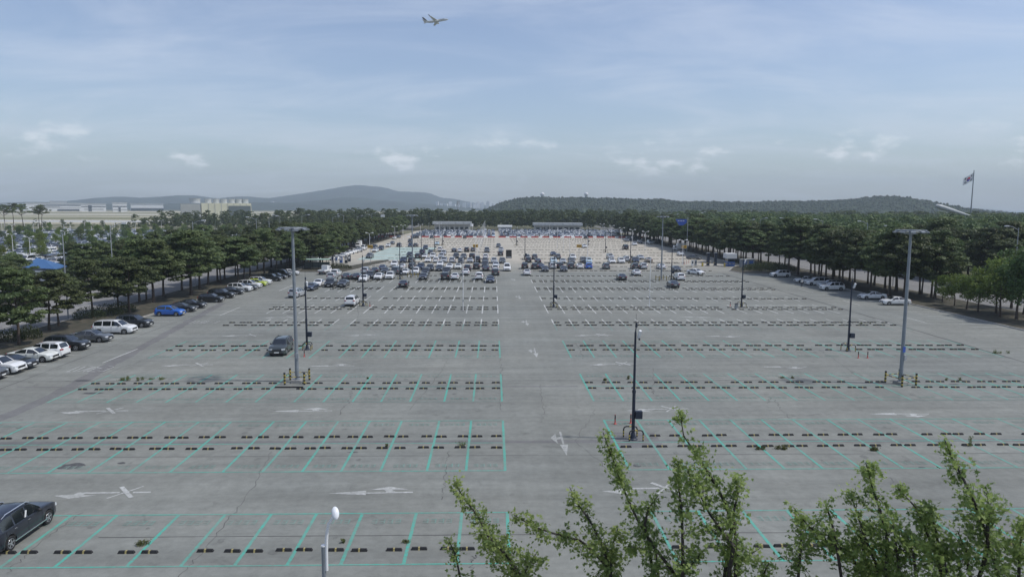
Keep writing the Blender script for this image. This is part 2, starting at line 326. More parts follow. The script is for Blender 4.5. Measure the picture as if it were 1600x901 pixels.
for (y0, y1) in ((32.5, 36), (44.5, 47), (51, 53), (60.5, 63), (67, 69), (78, 80.5), (85, 87), (96, 98), (102, 104), (111, 113.5), (117, 119.5), (126, 131), (139, 141.5), (145.5, 147.5)):
    for x in list(np.arange(-36, 0, 2.5))+list(np.arange(10, 58, 2.5)):
        if rs.random() < .62:
            cx, cy, r0 = x+rs.uniform(-.5, .5), rs.uniform(y0, y1), rs.uniform(.06, .32); n = 9
            mb.sheet([(cx+r0*math.cos(2*PI*k/n)*rs.uniform(.5, 1.1), cy+r0*1.3*math.sin(2*PI*k/n)*rs.uniform(.5, 1.1)) for k in range(n)], 0.0072+rs.random()*.0006)
mb.build('oil_drip', 'oil_faint', lot)
# --- bay lines
XL = [0.8, -1.7, -4.2, -7.15, -9.65, -12.1, -14.6, -17.1, -20.4, -22.9, -25.5, -28.0, -30.5, -33.0, -35.5, -38.0]
XR = [8.8, 11.4, 13.9, 16.4, 18.9, 21.4, 23.9, 26.7, 29.2, 31.8, 34.3, 36.9, 40.6, 43.1, 45.6, 48.1, 50.6, 53.1, 55.6, 58.2]
teal = MB(); white = MB(); faint = MB(); glyph = MB(); ZL = 0.008; Z2 = 0.010
def pair(mb, y0, y1, xs, w=0.17):
    for x in xs: mb.strip((x, y0), (x, y1), w, ZL)
for (y0, y1) in ((31.6, 37.2), (43.4, 54.0), (59.5, 69.6), (77.2, 87.4)):
    for xs in (XL, XR):
        pair(teal, y0, y1, xs); a, b = min(xs)-.08, max(xs)+.08
        tgt = teal if y0 < 44 else faint
        for yy in (y0, y1): tgt.strip((a, yy), (b, yy), 0.11, Z2)
        if y1-y0 > 6:
            (teal if y0 < 65 else faint).strip((a, (y0+y1)/2+.05), (b, (y0+y1)/2+.05), 0.11, Z2)
        sx = sorted(xs)
        for p, q in zip(sx[:-1], sx[1:]):                       # faded lettering at the open end of every bay
            for yy in ((y0+.95, y1-.95) if y1-y0 > 6 else (y1-1.0,)):
                for k in range(4):
                    cx = (p+q)/2+(k-1.5)*0.42
                    for j in range(3): glyph.strip((cx-.15, yy-.22+j*.2), (cx+.15, yy-.22+j*.2), .07, Z2+.002)
                    glyph.strip((cx+.1, yy-.28), (cx+.1, yy+.28), .07, Z2+.004)
pair(faint, 94.8, 99.9, XL[:-2], .15); pair(faint, 94.8, 99.9, XR, .15); pair(white, 99.9, 104.4, XL[:-2]); pair(white, 99.9, 104.4, XR)
for (y0, y1) in ((110.2, 120.0), (125.0, 131.8), (138.1, 147.9), (155, 161.5), (168.5, 173.0)):
    pair(white, y0, y1, [x for x in XL if x > -38+(y0-110)*0.12]); pair(white, y0, y1, [x for x in XR if x < 58])
for y in (69.0, 71.5, 74, 76.5, 79, 81.5, 84, 86.6, 89.2, 91.8, 94.4, 97, 99.6, 102.2, 104.8, 107.4, 110, 112.6, 115.2, 117.8, 120.4, 123, 125.6, 128.2, 130.8, 133.4, 136, 138.6, 141.2, 143.8):
    white.strip((-52.3, y), (-47.0, y), .12, ZL)
for y in (95, 97.5, 100, 102.5, 105, 107.5, 110, 112.5, 115, 117.6, 120.2, 122.8, 125.4, 128, 131, 134, 137, 140, 143, 146, 149, 152, 155, 158, 161, 164, 167): white.strip((68.2, y), (73.3, y), .12, ZL)
for a, b in (((-41.7, 75.0), (-41.7, 82.5)), ((-41.9, 108), (-42.0, 117)), ((-42.4, 140), (-42.6, 150)), ((64, 101), (64, 106)), ((64, 120), (64, 126)), ((64, 138), (64, 145))): white.strip(a, b, .15, ZL)
teal.build('teal_bay_marking', 'teal_paint', lot); white.build('white_bay_marking', 'white_paint', lot); faint.build('faded_bay_marking', 'teal_faint', lot); glyph.build('bay_lettering', 'teal_faint', lot)
# --- arrows and lettering, traced on the ground plane
def gp(crop, pts): ox, oy, s = crop; return [G(ox+p[0]/s, oy+p[1]/s) for p in pts]
CR1 = (0, 675, 3.9875); CR2 = (400, 675, 3.9875); CR3 = (830, 640, 11.27); CR4 = (80, 550, 13.333)
def seg(a, b, w): d = Vector((b[0]-a[0], b[1]-a[1])).normalized(); q = Vector((-d.y, d.x))*w/2; a = Vector(a[:2]); b = Vector(b[:2]); return [a-q, b-q, b+q, a+q]
A1 = [gp(CR1, [(335, 395), (460, 387), (490, 374), (745, 371), (745, 379), (530, 383), (512, 391), (605, 391), (430, 414)]), gp(CR1, [(828, 370), (940, 369), (940, 377), (828, 379)])]
A1 += [seg(*gp(CR1, [(665, 412), (895, 336)]), .13), seg(*gp(CR1, [(757, 340), (818, 407)]), .26)]
A2 = [gp(CR2, [(450, 380), (687, 363), (683, 391), (560, 386)]), gp(CR2, [(684, 375), (978, 370), (978, 377), (684, 382)]), gp(CR2, [(712, 358), (835, 338), (950, 356), (848, 357), (868, 371), (812, 373), (800, 358)])]
A3 = [gp(CR3, [(487, 383), (525, 383), (585, 605), (552, 605)]), gp(CR3, [(503, 612), (648, 610), (628, 808)]), gp(CR3, [(340, 497), (425, 415), (470, 595)]), gp(CR3, [(432, 492), (518, 478), (528, 512), (442, 530)])]
def shape_at(polys, anchor, pos, flip=False, mat_='white_worn', name='arrow_marking'):
    ax, ay = anchor; mb = MB()
    for i, pl in enumerate(polys):
        pts = [((p[0]-ax), (p[1]-ay)*(-1 if flip else 1)) for p in pl]
        if flip: pts = pts[::-1]
        mb.sheet([(pos[0]+p[0], pos[1]+p[1]) for p in pts], 0.009+i*0.002)
    o = mb.build(name, mat_, lot); return o
a1 = G(84, 774)[:2]; a2 = G(513, 770)[:2]; a3 = (4.7, 48.9)
shape_at(A1, a1, a1); shape_at(A2, a2, a2); shape_at(A3, a3, a3)
for px, py in ((92, 644), (250, 571), (345, 524.5), (978, 641), (918, 569.5), (895, 524), (410, 496), (940, 767)): shape_at(A1, a1, G(px, py)[:2])
for px, py in ((424, 642), (480, 571.5), (534, 524)): shape_at(A2, a2, G(px, py)[:2])
for px, py in ((1358, 646.5), (1188, 573), (1098, 525), (1060, 495)): shape_at(A2, a2, G(px, py)[:2], True)
for y in (80.3, 101.2, 130.4, 162): shape_at(A3, a3, (4.6, y))
W = [((310, 408), (410, 408)), ((330, 406), (600, 295)), ((450, 408), (720, 298)), ((530, 408), (770, 350)), ((660, 408), (930, 300)), ((740, 408), (1000, 300)), ((780, 298), (880, 298)), ((660, 375), (890, 305)),
     ((920, 320), (1060, 345)), ((840, 365), (1010, 370)), ((740, 409), (910, 409)), ((970, 409), (1085, 397)), ((1075, 405), (1310, 310)), ((1200, 298), (1310, 308)), ((1110, 350), (1190, 345))]
WT = [seg(*gp(CR4, list(s)), .15) for s in W]
for y in (0, 29.5): shape_at(WT, (0, 0), (0-.3*(y > 0), y), name='lane_lettering')
for i, (x, y) in enumerate(((-67.5, 100), (-71, 104), (-68, 118), (-72, 128), (-68, 140), (-72, 150), (-68, 165), (-72, 178), (-68, 195), (-72, 215), (91, 118), (96, 126), (91, 140), (96, 150), (91, 165), (96, 178), (91, 200))):
    MB().strip((x, y-2.5), (x, y+2.5), .2, .006).build('lane_dash', 'white_paint', bpy.data.objects['left_road' if x < 0 else 'right_road'])
tb = MB()                                                      # pale teal bays by the left edge of the far lot
for i, y in enumerate((222, 236, 250, 264, 278)):
    tb.sheet([(-43+i*.2, y), (-23, y), (-23, y+12.6), (-43+i*.2, y+12.6)], .004)
tb.build('pale_teal_bay', 'teal_bay', lot2)
# --- hills: ridges with their own distance, height and depth
def ridge(name, sil, Y, depth, m, rough=0.0, freq=0.02, nx=260, ny=22, seed=1):
    xs = [AT(p[0], p[1], Y) for p in sil]; X = np.array([v.x for v in xs]); Z = np.array([max(0.5, v.z) for v in xs])
    gx = np.linspace(X[0], X[-1], nx); gz = np.interp(gx, X, Z); k = np.ones(5)/5; gz = np.convolve(np.pad(gz, 2, mode='edge'), k, 'valid')
    rg = np.random.default_rng(seed); ph = rg.uniform(0, 6.28, (9, 2)); fr = rg.uniform(.5, 2.2, (9, 2))*freq
    V = []
    for j in range(ny):
        s = -1+2*j/(ny-1); prof = math.cos(s*PI/2)**1.15
        yy = Y+s*depth; n = sum(np.sin(gx*fr[q, 0]+ph[q, 0]+s*3.0)*math.cos(yy*fr[q, 1]+ph[q, 1]) for q in range(9))/9
        h = gz*prof*(1+0.16*n*(1-prof)); h = h+rg.uniform(-1, 1, nx)*rough*min(1, prof*3)
        V.append(np.stack([gx, np.full(nx, yy), h-0.2*(prof < .02)], 1))
    V = np.concatenate(V); i = np.arange(nx-1)[None]+nx*np.arange(ny-1)[:, None]; i = i.ravel()
    return tag(link(name, npmesh(name, V, np.stack([i, i+1, i+nx+1, i+nx], 1), m, smooth=True)), kind='structure')
ridge('mountain', [(330, 325), (400, 313), (430, 311), (470, 305), (500, 300), (527, 295), (545, 292), (563, 289.5), (580, 291), (600, 293), (622, 299), (640, 300), (668, 301), (690, 309), (710, 311), (740, 317), (775, 324), (800, 327)], 5200, 1300, 'hill_far', 2, .004)
ridge('foothill', [(400, 326), (450, 318), (500, 314), (545, 308.5), (565, 309), (600, 314), (650, 318), (700, 321), (760, 326)], 3600, 700, 'hill_far', 2, .006, seed=2)
ridge('long_ridge', [(30, 327), (110, 319), (160, 313), (195, 307.5), (220, 310), (262, 308), (300, 305), (315, 309), (360, 311), (382, 307), (420, 310), (470, 316), (540, 322), (600, 327)], 4300, 900, 'hill_far', 2, .005, seed=3)
ridge('low_ridge', [(-150, 326), (0, 318), (60, 316), (120, 318), (200, 321), (300, 318), (380, 316), (440, 317), (520, 321), (640, 327)], 3000, 500, 'hill_far', 2, .006, seed=5)
ridge('wooded_hill', [(760, 329), (785, 318), (805, 313), (825, 310), (850, 309.5), (865, 311.5), (880, 310.5), (910, 310), (930, 312.5), (945, 311), (980, 312.5), (1000, 313.5), (1025, 313), (1050, 316), (1080, 318), (1100, 316), (1120, 318), (1140, 317), (1180, 318.5), (1220, 315.5), (1240, 317.5), (1260, 316), (1300, 315.5), (1330, 313), (1345, 314), (1360, 311), (1378, 307.5), (1390, 310), (1400, 313), (1410, 316), (1430, 322), (1450, 325), (1480, 329)], 1500, 330, 'hill_near', 2.2, .02, 700, 40, seed=4)
def hill_crowns():
    rg = np.random.default_rng(44); o = bpy.data.objects['wooded_hill']; co = np.empty(len(o.data.vertices)*3, dtype=np.float32); o.data.vertices.foreach_get('co', co); co = co.reshape(-1, 3); sel = co[(co[:, 2] > 6) & (co[:, 1] < 1580)]
    pick = sel[rg.integers(0, len(sel), 11000)]; oc = np.array([(1, 0, 0), (0, 1, 0), (-1, 0, 0), (0, -1, 0), (0, 0, 1), (.6, .6, .6), (-.6, .6, .6), (-.6, -.6, .6), (.6, -.6, .6)]); tr = np.array([(0, 1, 5), (1, 2, 6), (2, 3, 7), (3, 0, 8), (5, 1, 6), (6, 2, 7), (7, 3, 8), (8, 0, 5), (4, 5, 6), (4, 6, 7), (4, 7, 8), (4, 8, 5)])
    n = len(pick); sz = rg.uniform(1.2, 2.9, (n, 1, 1)); V = (pick[:, None]+rg.uniform(-4, 4, (n, 1, 3))*np.array([1, 1, 0])+oc[None]*sz*rg.uniform(.7, 1.3, (n, 9, 1))*np.array([1, 1, 1.1])).reshape(-1, 3); Fa = (np.arange(n)[:, None, None]*9+tr[None]).reshape(-1, 3)
    link('hill_trees', npmesh('hill_trees', V, Fa, 'hill_leaf', tone=np.repeat(rg.uniform(0, 1, n), 9), smooth=True), o)['kind'] = 'stuff'
leafmat('hill_leaf', (0.024, 0.042, 0.024), (0.042, 0.064, 0.032), 0, trans=0.3); hill_crowns()
ridge('far_islet', [(1440, 327), (1490, 323), (1540, 327)], 6000, 300, 'hill_far', 1, .006, 60, 10, seed=8)

# ============================================================ TREES
def diamonds(C, D, L_, W_, rg, Nn=None):
    n = len(C); D = D/np.maximum(1e-6, np.linalg.norm(D, axis=1, keepdims=True)); r = rg.normal(size=(n, 3)) if Nn is None else Nn; S = np.cross(D, r); S /= np.maximum(1e-6, np.linalg.norm(S, axis=1, keepdims=True))
    L_ = L_[:, None]/2; W_ = W_[:, None]/2
    V = np.stack([C-D*L_, C+S*W_, C+D*L_, C-S*W_], 1).reshape(-1, 3); Fa = np.arange(4*n).reshape(n, 4); return V, Fa
def crown_pine(seed, H=10.5, npads=46, per=95, size=1.0, Rm=3.1, z0=0.42):
    rg = np.random.default_rng(seed); Cs = []; Ds = []; T = []; P = []
    for i in range(npads):
        f = rg.uniform(0, 1)**0.85; z = H*(z0+(0.97-z0)*f); env = Rm*(0.62+0.55*math.sin(PI*min(1, f*0.9+0.15)))*(1-0.42*max(0, f-0.55)/0.45)
        a = rg.uniform(0, 2*PI); rr = env*math.sqrt(rg.uniform(0.05, 1)); c = np.array([rr*math.cos(a), rr*math.sin(a), z]); pr = rg.uniform(0.65, 1.15)
        u = rg.normal(size=(per, 3)); u /= np.linalg.norm(u, axis=1, keepdims=True); u[:, 2] = np.where(u[:, 2] < 0, u[:, 2]*0.45, u[:, 2]); q = rg.uniform(0.45, 1, (per, 1))**0.5
        off = u*q*np.array([pr, pr, pr*0.42]); Cs.append(c+off); d = u*np.array([1, 1, .6])+np.array([0, 0, .55])+rg.normal(0, .35, (per, 3)); Ds.append(d)
        T.append(np.clip(rg.uniform(.1, .9)*0.55+rg.uniform(0, 1, per)*0.5, 0, 1)); P.append(c)
    C = np.concatenate(Cs); D = np.concatenate(Ds); n = len(C); T = np.concatenate(T)
    Nn = D*np.array([.7, .7, 1])+rg.normal(0, .35, (n, 3)); D2 = np.cross(Nn, rg.normal(size=(n, 3))); V, Fa = diamonds(C, D2, rg.uniform(.30, .56, n)*size, rg.uniform(.15, .27, n)*size, rg, Nn); return V, Fa, np.repeat(T, 4), P
def crown_broad(seed, H=6.0, Rm=2.2, z0=0.3, n=2600, lobes=16, size=0.26):
    rg = np.random.default_rng(seed); P = []; Cs = []; T = []; Ds = []
    for i in range(lobes):
        a = rg.uniform(0, 2*PI); f = rg.uniform(0, 1); rr = Rm*math.sqrt(rg.uniform(0, 1))*0.75*math.sin(PI*(0.2+0.7*f)); c = np.array([rr*math.cos(a), rr*math.sin(a), H*(z0+(0.9-z0)*f)]); pr = Rm*rg.uniform(.3, .5); P.append(c)
        k = n//lobes; u = rg.normal(size=(k, 3)); u /= np.linalg.norm(u, axis=1, keepdims=True); Cs.append(c+u*pr*rg.uniform(.3, 1, (k, 1))**.5*np.array([1, 1, .8])); Ds.append(u*.6+rg.normal(0, .6, (k, 3))); T.append(np.clip(rg.uniform(.1, .9)*.5+rg.uniform(0, .55, k), 0, 1))
    C = np.concatenate(Cs); m = len(C); V, Fa = diamonds(C, np.concatenate(Ds), rg.uniform(.7, 1.2, m)*size, rg.uniform(.5, .8, m)*size, rg); return V, Fa, np.repeat(np.concatenate(T), 4), P
def trunk_mesh(seed, H, r, P, top=0.9, lean=0.5, nb=14, m='bark'):
    rr = random.Random(seed); mb = MB(); ax, ay = rr.uniform(-lean, lean), rr.uniform(-lean, lean); path = []
    for i in range(9):
        t = i/8; path.append(Vector((ax*t*t+0.22*math.sin(t*5+seed)*t, ay*t*t+0.2*math.cos(t*4+seed)*t-0.2*t*0, H*top*t)))
    mb.tube(path, [r*(1.35 if i == 0 else 1.05-0.8*i/8) for i in range(9)], 8)
    for c in P[:nb]:
        c = Vector(c); t = min(.95, max(.3, c.z/H/top-.12)); k = int(t*8); b = path[k].lerp(path[min(8, k+1)], t*8-k); md = b.lerp(c, .55)+Vector((0, 0, -.15))
        mb.tube([b, md, c], [r*.42, r*.28, r*.1], 5, cap=False)
    return mb.mesh('trunk', m, 60)
PINES = []
for s in range(7):
    V, Fa, T, P = crown_pine(100+s, 10.5, 84+s % 3*8, 105, 1.1, 3.3+0.25*(s % 4), .28+.03*(s % 4)); PINES.append((trunk_mesh(s, 10.5, .19, P, .86, .6), npmesh('crown', V, Fa, 'pine', tone=T)))
BROADS = []
for s in range(4):
    V, Fa, T, P = crown_broad(200+s, 6.0, 2.3+.2*(s % 2), .30); BROADS.append((trunk_mesh(50+s, 6.0, .11, P, .7, .25), npmesh('crown', V, Fa, 'broad', tone=T), npmesh('crown', V, Fa, 'bright', tone=T)))
def tree(name, tm, cm, loc, sc, rz, label, group, sz=None):
    o = thing(name, label, 'tree', loc, rz, group); o.scale = (sc, sc, sz or sc); link('trunk', tm, o); link('crown', cm, o); return o
def pine(x, y, h, label, group, rr=random.Random(5)):
    px = 770+x/y*F_PX
    if 36 < px < 108 and y < 150: h = min(h, max(5.5, 16.2-98/F_PX*y))      # the blue roof shows over these
    t, c = PINES[rr.randrange(7)]; s = h/10.5*rr.uniform(.86, 1.1); w = s*rr.uniform(.85, 1.2); o = tree('pine_tree', t, c, (x, y, 0.1), w, rr.uniform(0, 6.28), label, group, s); return o
rr = random.Random(11); LPINE = []; RPINE = []
near = [(30, 540), (77, 517), (92, 510), (145, 497), (185, 487), (202, 489), (217, 473), (227, 470), (240, 473), (256, 464), (281, 455), (299, 462), (312, 452), (331, 440), (345, 444), (372, 433)]
LV = [(max(-61, min(-54, G(*p).x)), G(*p).y) for p in near]+[(-57, 70), (-60, 76), (-56.5, 61), (-59.8, 65)]
y = 150.0
while y < 428:
    if not (168 < y < 182): LV.append((-60.3+rr.uniform(-.8, .8), y+rr.uniform(-1, 1))); LV.append((-55.6+rr.uniform(-1, .8), y+2.6+rr.uniform(-1, 1)))
    y += rr.uniform(4.6, 6.2)
for x, yy in LV: LPINE.append(pine(x, yy, rr.uniform(9.3, 11.3), 'pine on the far stretch of verge between slanted car line and left road', 'pines on the left verge'))
BELT = []; REDGE = []
y = 62
while y < 470:
    for x in (-91.5, -86.5, -82.5):
        if y > 215: BELT.append((x+rr.uniform(-1.2, 1.2), y+rr.uniform(-1.5, 1.5), rr.uniform(7.5, 10.8)))
        elif y < 158 and (36 < 770+x/y*F_PX < 112): continue
        elif rr.random() < .95: pine(x+rr.uniform(-1.2, 1.2), y+rr.uniform(-1.5, 1.5), 6.0+(y-80)*.026+rr.uniform(-.5, .8), 'pine in belt between left road and crowded side parking lot', 'pines of the belt beside the side lot')
    y += rr.uniform(6.0, 8.0)
for k, (px, py) in enumerate(((1440, 460), (1455, 465))): pine(G(px, py).x, G(px, py).y, 10.5, 'pine with dark trunk on verge between white cars and right road', 'pines on the right verge')
y = 128.0
while y < 430:
    if not (178 < y < 206):
        for x in (76.8, 82.3):
            RPINE.append(pine(x+rr.uniform(-1.2, 1.2), y+rr.uniform(-1.2, 1.2), rr.uniform(11.2, 13.6), 'pine on verge between far lot edge lane and right road', 'pines on the right verge'))
    y += rr.uniform(4.4, 5.8)
for (x, yy) in ((82, 186), (79.5, 193), (84, 200), (77.5, 207), (72.8, 214)): pine(x, yy, rr.uniform(10, 12), 'pine standing behind the toll booth and hedge island', 'pines behind the toll gate')
for (x, yy) in ((-52.3, 186), (-49.5, 192.5), (-53, 199), (-46.8, 194.5), (-55, 193), (-49, 200.5), (-45, 199)): pine(x, yy, rr.uniform(9, 10.6), 'pine rising behind the green-roofed shelter', 'pines behind the shelter')
sm = [(1472, 473), (1491, 479), (1510, 484), (1528, 488), (1556, 490), (1562, 496), (1588, 500), (1600, 492), (1615, 505), (1580, 482)]
for i, (px, py) in enumerate(sm):
    g = G(px, py); b = BROADS[i % 4]; s = (0.75, .85, .95, 1.1, 1.3, 1.4, 1.55, 1.7, 1.7, 1.5)[i]
    tree('broadleaf_tree', b[0], b[2] if i < 6 else b[1], (g.x, g.y, .1), s*1.12, rr.uniform(0, 6.28), ('slender young green tree next to the last white sedan', 'small bright tree, second past the last white sedan', 'small bright tree, third past the last white sedan', 'bright tree on verge in front of forked trunks', 'fuller bright tree on grassy right verge', 'spreading bright tree at edge of grassy verge', 'broad leafy tree by kerb where the lot darkens', 'tall leafy tree between verge and right road', 'large leafy tree overhanging the lot kerb', 'leafy tree standing toward the right road')[i], 'young trees on the right verge')
y = 70
while y < 330:
    for x in (107, 112.5, 117):
        if y > 200: REDGE.append((x+rr.uniform(-1, 1), y+rr.uniform(-1.5, 1.5), rr.uniform(11, 13.5)))
        elif rr.random() < .95:
            b = BROADS[rr.randrange(4)]
            if rr.random() < .25: tree('broadleaf_tree', b[0], b[1], (x+rr.uniform(-1, 1), y+rr.uniform(-1.5, 1.5), .1), rr.uniform(1.6, 2.0), rr.uniform(0, 6), 'tall leafy tree at forest edge beyond the right road', 'trees at the right forest edge')
            else: pine(x+rr.uniform(-1, 1), y+rr.uniform(-1.5, 1.5), rr.uniform(11, 13.5), 'pine at forest edge beyond the right road', 'trees at the right forest edge')
    y += rr.uniform(6.5, 8.5)
for i in range(190):                                            # rows of small trees inside the side lot
    x = -104-(i % 12)*15.5+rr.uniform(-4, 4); y = 178+(i//12)*17.5+rr.uniform(-4, 4); b = BROADS[rr.randrange(4)]
    tree('broadleaf_tree', b[0], b[2] if rr.random() < .55 else b[1], (x, y, 0), rr.uniform(.8, 1.12), rr.uniform(0, 6), 'small yellow-green tree between the rows of the side parking lot', 'small trees in the side lot')
for i, (px, Y, h) in enumerate(((8, 430, 17), (22, 436, 18), (37, 428, 17.5), (62, 432, 16.5), (66, 440, 17))):   # tall flat-topped pines by the airfield
    V, Fa, T, P = crown_pine(700+i, h, 40, 70, 1.25, 5.0, .68); p = AT(px, 360, Y)
    tree('pine_tree', trunk_mesh(80+i, h, .28, P, .9, 1.2), npmesh('crown', V, Fa, 'pine', tone=T), (p.x, Y, -.05), 1, 0, 'tall flat-topped pine standing before the open airfield', 'flat-topped pines by the airfield')
# --- the woods: crowns too many to count, one mass each
LOW = [crown_pine(300+s, 11.5, 34, 20, 2.1, 3.7, .22) for s in range(4)]+[crown_broad(320+s, 11, 3.6, .22, 420, 14, .85) for s in range(3)]
def wood(name, spots, label, m='pine'):
    Vs = []; Fs = []; Ts = []; o = 0; rg = np.random.default_rng(len(spots))
    for (x, y, h) in spots:
        V, Fa, T, P = LOW[rg.integers(0, 7)]; s = h/11.5; a = rg.uniform(0, 6.28); c, sn = math.cos(a), math.sin(a); w = s*rg.uniform(.95, 1.3)
        Vs.append(np.stack([(V[:, 0]*c-V[:, 1]*sn)*w+x, (V[:, 0]*sn+V[:, 1]*c)*w+y, V[:, 2]*s], 1)); Fs.append(Fa+o); o += len(V); Ts.append(np.clip(T*rg.uniform(.55, 1.15)+rg.uniform(-.15, .1), 0, 1))
    return tag(link(name, npmesh(name, np.concatenate(Vs), np.concatenate(Fs), m, tone=np.concatenate(Ts))), label, 'woods', None, 'stuff')
sp = []
for y in np.arange(66, 520, 8.5):
    for x in np.arange(124, 250+y*.25, 9.0): sp.append((x+rr.uniform(-3, 3), y+rr.uniform(-3, 3), rr.uniform(11, 14.5)))
sp += REDGE; wood('forest', sp, 'dense dark pine forest beyond the right road')
sp = []
for k, y in enumerate((505, 512, 520, 530, 542, 556, 575, 600, 640, 700)):
    for x in np.arange(-130-k*4, 480, 6.5+k*.35):
        if not (-60 < x < 110 and y < 503): sp.append((x+rr.uniform(-3, 3), y+rr.uniform(-3, 3), rr.uniform(10.5, 15.5)))
wood('back_forest', sp, 'forest belt behind the low buildings at the far end of the lot')
sp = []
for k, y in enumerate((478, 490, 505, 520, 540, 565)):
    for x in np.arange(-330 if y > 500 else -300, -95, 7.0):
        if x > -255 or rr.random() < .25: sp.append((x+rr.uniform(-3, 3), y+rr.uniform(-4, 4), rr.uniform(8, 14) if x > -240 else rr.uniform(4, 7)))
wood('belt_wood', BELT, 'distant stretch of the pine belt beside the left road')
wood('side_wood', sp, 'belt of pines between the side parking lot and the airfield')
# --- bushes and weeds
def tuft(name, loc, rx, ry, h, n, label, cat, m, group, seed, size=.16):
    rg = np.random.default_rng(seed); a = rg.uniform(0, 2*PI, n); q = np.sqrt(rg.uniform(0, 1, n)); z = rg.uniform(0, 1, n)**.8*h*(1-.6*q**2)
    C = np.stack([q*np.cos(a)*rx, q*np.sin(a)*ry, z+.02], 1)
    if cat == 'weed':
        kc = max(1, int(rx*5-.8)); cc = np.stack([rg.uniform(-rx, rx, kc), rg.uniform(-ry, ry, kc)*.6], 1); hh = rg.uniform(.35, 1.1, kc)*h; ii = rg.integers(0, kc, n); sg_ = rg.uniform(.05, .16, kc)[ii]
        C = np.stack([cc[ii, 0]+rg.normal(0, 1, n)*sg_, cc[ii, 1]+rg.normal(0, 1, n)*sg_*.7, rg.uniform(0, 1, n)**1.3*hh[ii]+.02], 1)
    D = np.stack([np.cos(a)*.4, np.sin(a)*.4, np.full(n, .9)], 1)+rg.normal(0, .35, (n, 3)); T = np.repeat(np.clip(rg.normal(.5, .25, n), 0, 1), 4)
    V, Fa = diamonds(C, D, rg.uniform(.6, 1.3, n)*size, rg.uniform(.25, .5, n)*size, rg); V[:, 2] = np.maximum(V[:, 2], .004)
    return tag(link(name, npmesh(name, V, Fa, m, tone=T), None, loc), label, cat, group)
for i, (px, py, rx, h, lb) in enumerate(((14, 533, 2.0, 1.5, 'low'), (45, 530, 1.6, 1.7, 'twiggy'), (140, 498, 2.4, 1.8, 'broad'), (168, 494, 2.4, 1.9, 'tall'), (190, 488, 2.2, 1.7, 'grey-green'))):
    g = G(px, py); tuft('bush', (max(-60.2, g.x), g.y, .13), rx, 1.3, h, 900, lb+' dark bush under pines behind the parked cars', 'bush', 'bush', 'bushes on the left verge', 400+i, .26)
for i, (px, py, rx, ry, h, n, lb) in enumerate(((200, 594, 1.5, .35, .35, 500, 'long green weed patch on crack by leftmost teal bays'), (240, 593, .8, .25, .25, 220, 'small weed patch beside the long patch on the left crack'), (938, 594.5, .55, .3, .3, 160, 'yellow-green weed at corner of teal bays beside central aisle'), (985, 592, .5, .25, .45, 140, 'thin weeds in crack just behind the dark camera pole'),
    (1203, 701.5, 1.3, .18, .3, 620, 'dark weed strip along wheel stops of second row'), (1374, 702, .55, .35, .55, 320, 'round bushy weed between two wheel stops'), (1518, 697, .35, .25, .8, 120, 'tall dry weed stalks beside wheel stops'), (602, 699, .3, .2, .35, 90, 'small weed tuft at second-row wheel stop'), (718, 698, .4, .2, .4, 110, 'spindly weed behind wheel stop near aisle'),
    (212, 851, .7, .18, .2, 160, 'low weed on crack in front of near wheel stops'), (632, 847, .4, .15, .25, 100, 'weed on near crack by teal line'), (545, 848, .3, .12, .18, 70, 'tiny weed on near crack beside teal line'), (1570, 552, 1.2, .5, .4, 300, 'weedy strip on right edge joint'), (1352, 506, .9, .5, .3, 200, 'weeds on diagonal joint near white cars'), (1230, 591, .7, .3, .3, 160, 'grassy weeds near right mast barrier'), (1490, 594, .8, .25, .35, 180, 'sparse weeds along third-row crack'), (570, 592, .4, .2, .25, 90, 'weed in crack beside the left light mast'))):
    g = G(px, py); tuft('weed', (g.x, g.y, 0), rx, ry, h, n, lb, 'weed', 'weedleaf', 'weeds in the cracks', 430+i, .13)
hg = tuft('hedge', (74.5, 187, .1), 7.5, 4.5, 2.3, 5200, 'dark rounded hedge mass on toll gate island', 'hedge', 'bush', None, 470, .34)
tuft('hedge', (-41.5, 189.5, .1), 3.6, 1.6, 1.5, 1200, 'low clipped hedge beside the green-roofed shelter', 'hedge', 'bush', None, 471, .3)

# ============================================================ WHEEL STOPS
def stop_mesh():
    b = MB()
    for s in (-1, 1):
        x0, x1 = s*.03, s*.40; pr = [(-.09, 0), (.09, 0), (.06, .12), (-.06, .12)]
        vs = [(x0, y, z) for y, z in pr]+[(x1 if z == 0 else x1-s*.05, y*(1 if z == 0 else .8), z) for y, z in pr]
        fs = [(0, 3, 2, 1), (4, 5, 6, 7), (0, 1, 5, 4), (1, 2, 6, 5), (2, 3, 7, 6), (3, 0, 4, 7)]
        if s < 0: fs = [tuple(reversed(f)) for f in fs]
        b.add(vs, fs)
        for q in (.12, .22, .31): b.box((s*q, 0, .118), (.03, .07, .012))
    band = MB(); pr = [(-.093, 0), (.093, 0), (.063, .124), (-.063, .124)]; band.add([(sx, y, z) for sx in (-.042, .042) for y, z in pr], [(0, 3, 2, 1), (4, 5, 6, 7), (0, 1, 5, 4), (1, 2, 6, 5), (2, 3, 7, 6), (3, 0, 4, 7)])
    return b, band
sb, bb = stop_mesh(); SME = sb.mesh('wheel_stop', 'rubber'); BME = bb.mesh('yellow_band', 'band_yellow')
def stall_stops(xs, drop=()):
    out = []; xs = sorted(xs)
    for a, b in zip(xs[:-1], xs[1:]):
        o = .5 if b-a < 2.8 else .68
        out += [a+o, b-o]
    return out
SL, SR = stall_stops(XL), stall_stops(XR); rr = random.Random(21)
ROWN = {33.0: 'in the single teal row closest to the maples', 47.7: 'on maple side of the second teal row', 50.1: 'on far side of the second teal row', 63.8: 'on near side of the teal row with light masts', 65.9: 'on far side of the teal row with light masts', 81.4: 'in the teal row beside the lone parked dark car'}
SPOTS = []
